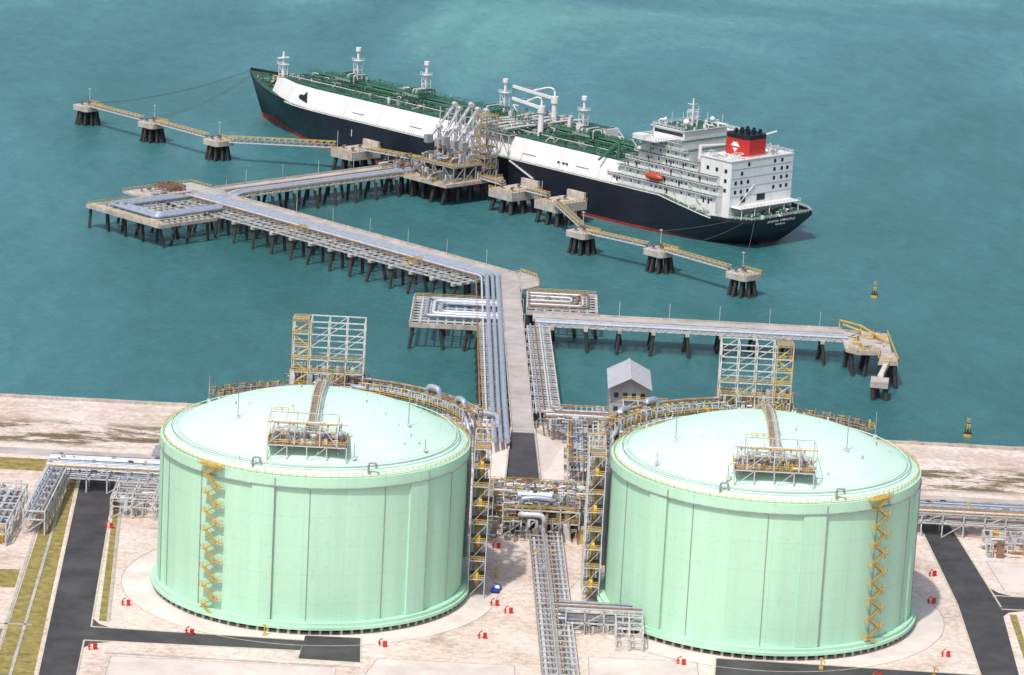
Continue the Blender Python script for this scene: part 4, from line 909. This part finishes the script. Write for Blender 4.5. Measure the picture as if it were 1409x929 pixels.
while y>-115:
    x=nx(y)
    for a in (x-.6,x+3.6,x+8.4): mb.beam((a,y,0),(a,y,2.8),.26,'steel_white')
    mb.beam((x-.8,y,1.3),(x+8.6,y,1.3),.45,'concrete',.4);mb.beam((x-.6,y,2.8),(x+8.4,y,2.8),.22,'steel_white')
    y-=4.4
for a in (-.6,8.4): mb.beam((nx(42)+a,42,2.8),(nx(-115)+a,-115,2.8),.24,'steel_white')
mb.add([(nx(42)+3,42,3.0),(nx(42)+4.2,42,3.0),(nx(-115)+4.2,-115,3.0),(nx(-115)+3,-115,3.0)],[(3,2,1,0)],'grating_light')
mb.rail([(nx(42)+3,42,3.0),(nx(-115)+3,-115,3.0)],m='steel_white',sp=4,w=.09)
mb.rail([(nx(42)-1,42,2.9),(nx(-115)-1,-115,2.9)],m='steel_grey',sp=4,w=.12)
mb.rack(18,38,-42,-34,0,[3,6],5,4,.34,'steel_white',2);bundle(mb,'x',16,38,-41.5,-34.5,6.1,4,.2,.5);bundle(mb,'x',16,38,-41.5,-34.5,3.1,4,.2,.5)
mb.rack(31,38,-54,-34,0,[3,6],3.5,5,.3,'steel_white',2);mb.rail([(18,-42.2,6),(38,-42.2,6)],m='steel_white',sp=2)
clutter(mb,19,37,-42,-34,0,34,['steel_white','rust_steel','steel_grey','pipe_white'],.6,1.8,2.5)
for y in range(-105,40,9): clutter(mb,nx(y),nx(y)+8,y,y+6,2.0,2,['rust_steel','steel_grey','pipe_white','yellow_paint'],.4,1,1.2)
mb.build('pipe_rack')
mb=MB()
mb.add([(0.5,84,.05),(10.5,84,.05),(10.5,101,.06),(.5,101,.06)],[(0,1,2,3)],'asphalt')
mb.add([(0.5,101,.06),(10.5,101,.06),(roadx(142)+3.5,142,DZ+.02),(roadx(142)-3.5,142,DZ+.02)],[(0,1,2,3)],'asphalt')
mb.add([(.5,101,.04),(roadx(142)-3.5,142,DZ),(-8,142,.4),(-9,103,.1)],[(0,1,2,3)],'gravel_apron')
mb.add([(10.5,101,.04),(18,103,.1),(18,142,.4),(roadx(142)+3.5,142,DZ)],[(0,1,2,3)],'gravel_apron')
mb.beam((.2,100,.5),(roadx(142)-3.7,142,DZ+.5),.5,'concrete',1.0)
mb.beam((10.8,100,.5),(roadx(142)+3.7,142,DZ+.5),.5,'concrete',1.0)
mb.build('jetty_ramp')
mb=MB()
mb.rack(19,33,102,160,0,[4,6.5],4.5,5,.28,'steel_white',2);bundle(mb,'y',100,166,19,33,4.1,12,.2,.5);bundle(mb,'y',100,166,19,33,6.6,8,.2,.5)
bundle(mb,'x',12,50,146,158,7.2,7,.2,.55)
clutter(mb,12,48,144,164,4.2,200,MIX,.7,2.2,4.5)
clutter(mb,19,33,102,150,6.7,90,MIX,.5,1.6,2.0)
mb.rail([(14,164,6.6),(46,164,6.6)],w=.14);mb.rail([(19,102,6.6),(33,102,6.6)],w=.14);mb.rail([(19,102,6.6),(19,160,6.6)],w=.14)
mb.rack(-18,-2,144,164,0,[4],5,6,.28,'steel_white',2);mb.rack(-18,-10,112,144,0,[4],4,6,.28,'steel_white',2)
mb.pipe([(-12,160,6),(-12,150,6),(-12,150,8),(-3,146,8),(-3,140,5)],.9,'pipe_silver',10,2)
mb.pipe([(-18,148,5.5),(-2,148,5.5)],.8,'pipe_silver',10);mb.pipe([(-18,143,5.2),(-3,143,5.2)],.7,'pipe_white',10)
mb.cyl((-17,130,3.5),(-11,130,3.5),1.6,'pipe_white',14)
clutter(mb,-19,-3,144,163,4.1,110,MIX,.6,2.0,3.4);clutter(mb,-19,-10,112,144,4.1,60,MIX,.6,2.0,3);mb.rail([(-19,164,4.2),(-4,164,4.2)],w=.14);mb.rail([(-3,144,4.2),(-3,164,4.2)],w=.14)
mb.pipe([(40,134,9),(34,134,11),(34,142,11),(34,152,7),(48,152,7)],.9,'pipe_silver',10,3)
mb.rack(36,50,112,150,0,[6,11,14],4.7,8,.3,'steel_white',2);mb.rail([(36,150,14),(50,150,14)],w=.14);mb.rail([(36,112,14),(50,112,14)],w=.14)
clutter(mb,36,50,112,150,11,80,MIX,.6,2,2.8)
mb.build('shore_pipe_manifold')
# shed
mb=MB()
mb.box(-6.3,6.3,-11,11,0,16,'shed_wall')
mb.add([(-6.3,-11,16),(6.3,-11,16),(0,-11,19.2)],[(0,1,2)],'shed_wall');mb.add([(-6.3,11,16),(6.3,11,16),(0,11,19.2)],[(2,1,0)],'shed_wall')
for sd in (1,-1):
    mb.add([(0,-14,19.5),(0,11.8,19.5),(sd*7,11.8,15.9),(sd*7,-14,15.9)],[(0,1,2,3) if sd<0 else (3,2,1,0)],'shed_roof')
    for i in range(15): mb.beam((0,-14+i*1.84,19.55),(sd*7,-14+i*1.84,15.95),.12,'shed_wall',.12)
for x in (-4.2,-1.4,1.4,4.2):
    for z in (3,8,12.5): mb.box(x-.7,x+.7,-11.05,-10.95,z,z+1.6,'window_dark')
for z in (5.6,11): mb.box(-6.6,6.6,-11.15,-11.06,z,z+.3,'steel_grey')
mb.box(-1.6,1.6,-11.06,-10.9,0,2.6,'steel_grey')
mb.beam((0,-14,19.6),(0,12,19.6),.5,'shed_roof',.3)
mb.build('metal_shed',(38,162,2))
mb=MB();mb.box(-9,9,-5,5,0,5.5,'shed_wall');mb.box(-9.6,9.6,-5.6,5.6,5.5,6.1,'steel_grey')
for x in (-6,-2,2,6): mb.box(x-.9,x+.9,-5.05,-4.95,1.8,3.6,'window_dark')
mb.build('substation_building',(-96,92,0))
# ---------------------------------------------------------------- fire equipment
def hyd():
    mb=MB();mb.cyl((0,0,0),(0,0,1.3),.2,'red_paint',10);mb.cyl((0,0,1.3),(0,0,1.6),.28,'red_paint',10,.1)
    mb.cyl((-.5,0,.9),(.5,0,.9),.14,'red_paint',8);mb.cyl((0,0,1.6),(.8,0,2.1),.12,'red_paint',8,.18)
    mb.box(1.1,2.0,-.4,.4,0,1.4,'red_paint');mb.box(1.05,2.05,-.45,.45,1.4,1.5,'red_paint')
    return mb
h0=None
for x,y in ((-99,-38),(-80,-58.5),(-108,56),(-30,-60),(-2.2,30),(-1.8,-22),(2,-28),(-4.5,-50),(47,-62),(117,-45),(97,-66),(118,0),(-103,-75),(-112,30),(121,25)):
    if h0 is None: h0=hyd().build('fire_hydrant',(x,y,0))
    else: inst(h0,'fire_hydrant',(x,y,0),random.uniform(-.5,.5))
def post():
    mb=MB();mb.cyl((0,0,0),(0,0,2.4),.15,'yellow_paint',8);mb.box(-.5,.5,-.5,.5,0,.6,'yellow_paint');mb.pipe([(0,0,2.2),(.9,0,2.2),(.9,0,1.4)],.13,'yellow_paint',6,.3);mb.box(-.4,.4,-.15,.15,2.4,3,'yellow_paint');return mb
p0=None
for x,y in ((-60,-56.5),(84,-60),(-23,18),(-1,3),(113,-62)):
    if p0 is None: p0=post().build('valve_post',(x,y,0))
    else: inst(p0,'valve_post',(x,y,0))
mb=MB()
prof=[(-2.2,.45),(-2.25,.95),(-1.0,1.0),(-.9,1.0),(-.45,1.6),(.8,1.62),(1.3,1.05),(2.1,.95),(2.25,.7),(2.2,.4)]
n=len(prof);w=lambda z:.9 if z<1.1 else .72
mb.add([(x,-w(z),z) for x,z in prof]+[(x,w(z),z) for x,z in prof],[tuple(range(n)),tuple(range(2*n-1,n-1,-1))]+[(i,i+n,(i+1)%n+n,(i+1)%n) for i in range(n)],'blue_paint')
mb.box(-.55,.85,-.80,.80,1.1,1.5,'window_dark')
for x in (-1.4,1.4):
    for y in (-.9,.9): mb.cyl((x,y-.12,.36),(x,y+.12,.36),.36,'rubber',14);mb.cyl((x,y-.13,.36),(x,y+.13,.36),.18,'steel_grey',10)
mb.box(2.2,2.27,-.8,-.5,.6,.8,'ship_white');mb.box(2.2,2.27,.5,.8,.6,.8,'ship_white')
c=mb.build('parked_car',(-.7,-9,.03),math.radians(80));c.scale=(1.15,)*3
# ---------------------------------------------------------------- light, world, camera
w=bpy.data.worlds.new('World');sc.world=w;w.use_nodes=True;nt=w.node_tree
sk=nt.nodes.new('ShaderNodeTexSky');sk.sky_type='NISHITA';sk.sun_disc=False
el,az=math.radians(58),math.radians(205)
sk.sun_elevation=el;sk.sun_rotation=az;sk.air_density=1.0;sk.dust_density=3.5
nt.links.new(sk.outputs[0],nt.nodes['Background'].inputs[0]);nt.nodes['Background'].inputs[1].default_value=.15
sd=Vector((math.sin(az)*math.cos(el),math.cos(az)*math.cos(el),math.sin(el)))
l=bpy.data.lights.new('sun','SUN');l.energy=3.25;l.angle=math.radians(1.5);l.color=(1,.95,.90)
lo=bpy.data.objects.new('sun',l);lo.rotation_euler=sd.to_track_quat('Z','Y').to_euler();lo.location=(0,0,300);sc.collection.objects.link(lo)
PIT=math.radians(13.7);ROL=math.radians(3.0)
f=Vector((0,math.cos(PIT),-math.sin(PIT)));r0=Vector((1,0,0));u0=r0.cross(f)
c_,s_=math.cos(ROL),math.sin(ROL);r=r0*c_+u0*s_;u=-r0*s_+u0*c_
cam=bpy.data.cameras.new('camera');co=bpy.data.objects.new('camera',cam)
co.matrix_world=Matrix(((r.x,u.x,-f.x,0),(r.y,u.y,-f.y,-915),(r.z,u.z,-f.z,292),(0,0,0,1)))
cam.sensor_width=36;cam.lens=4800/1409*36;cam.clip_start=1;cam.clip_end=60000
sc.collection.objects.link(co);sc.camera=co
sc.view_settings.view_transform='Standard';sc.view_settings.look='None';sc.view_settings.exposure=0
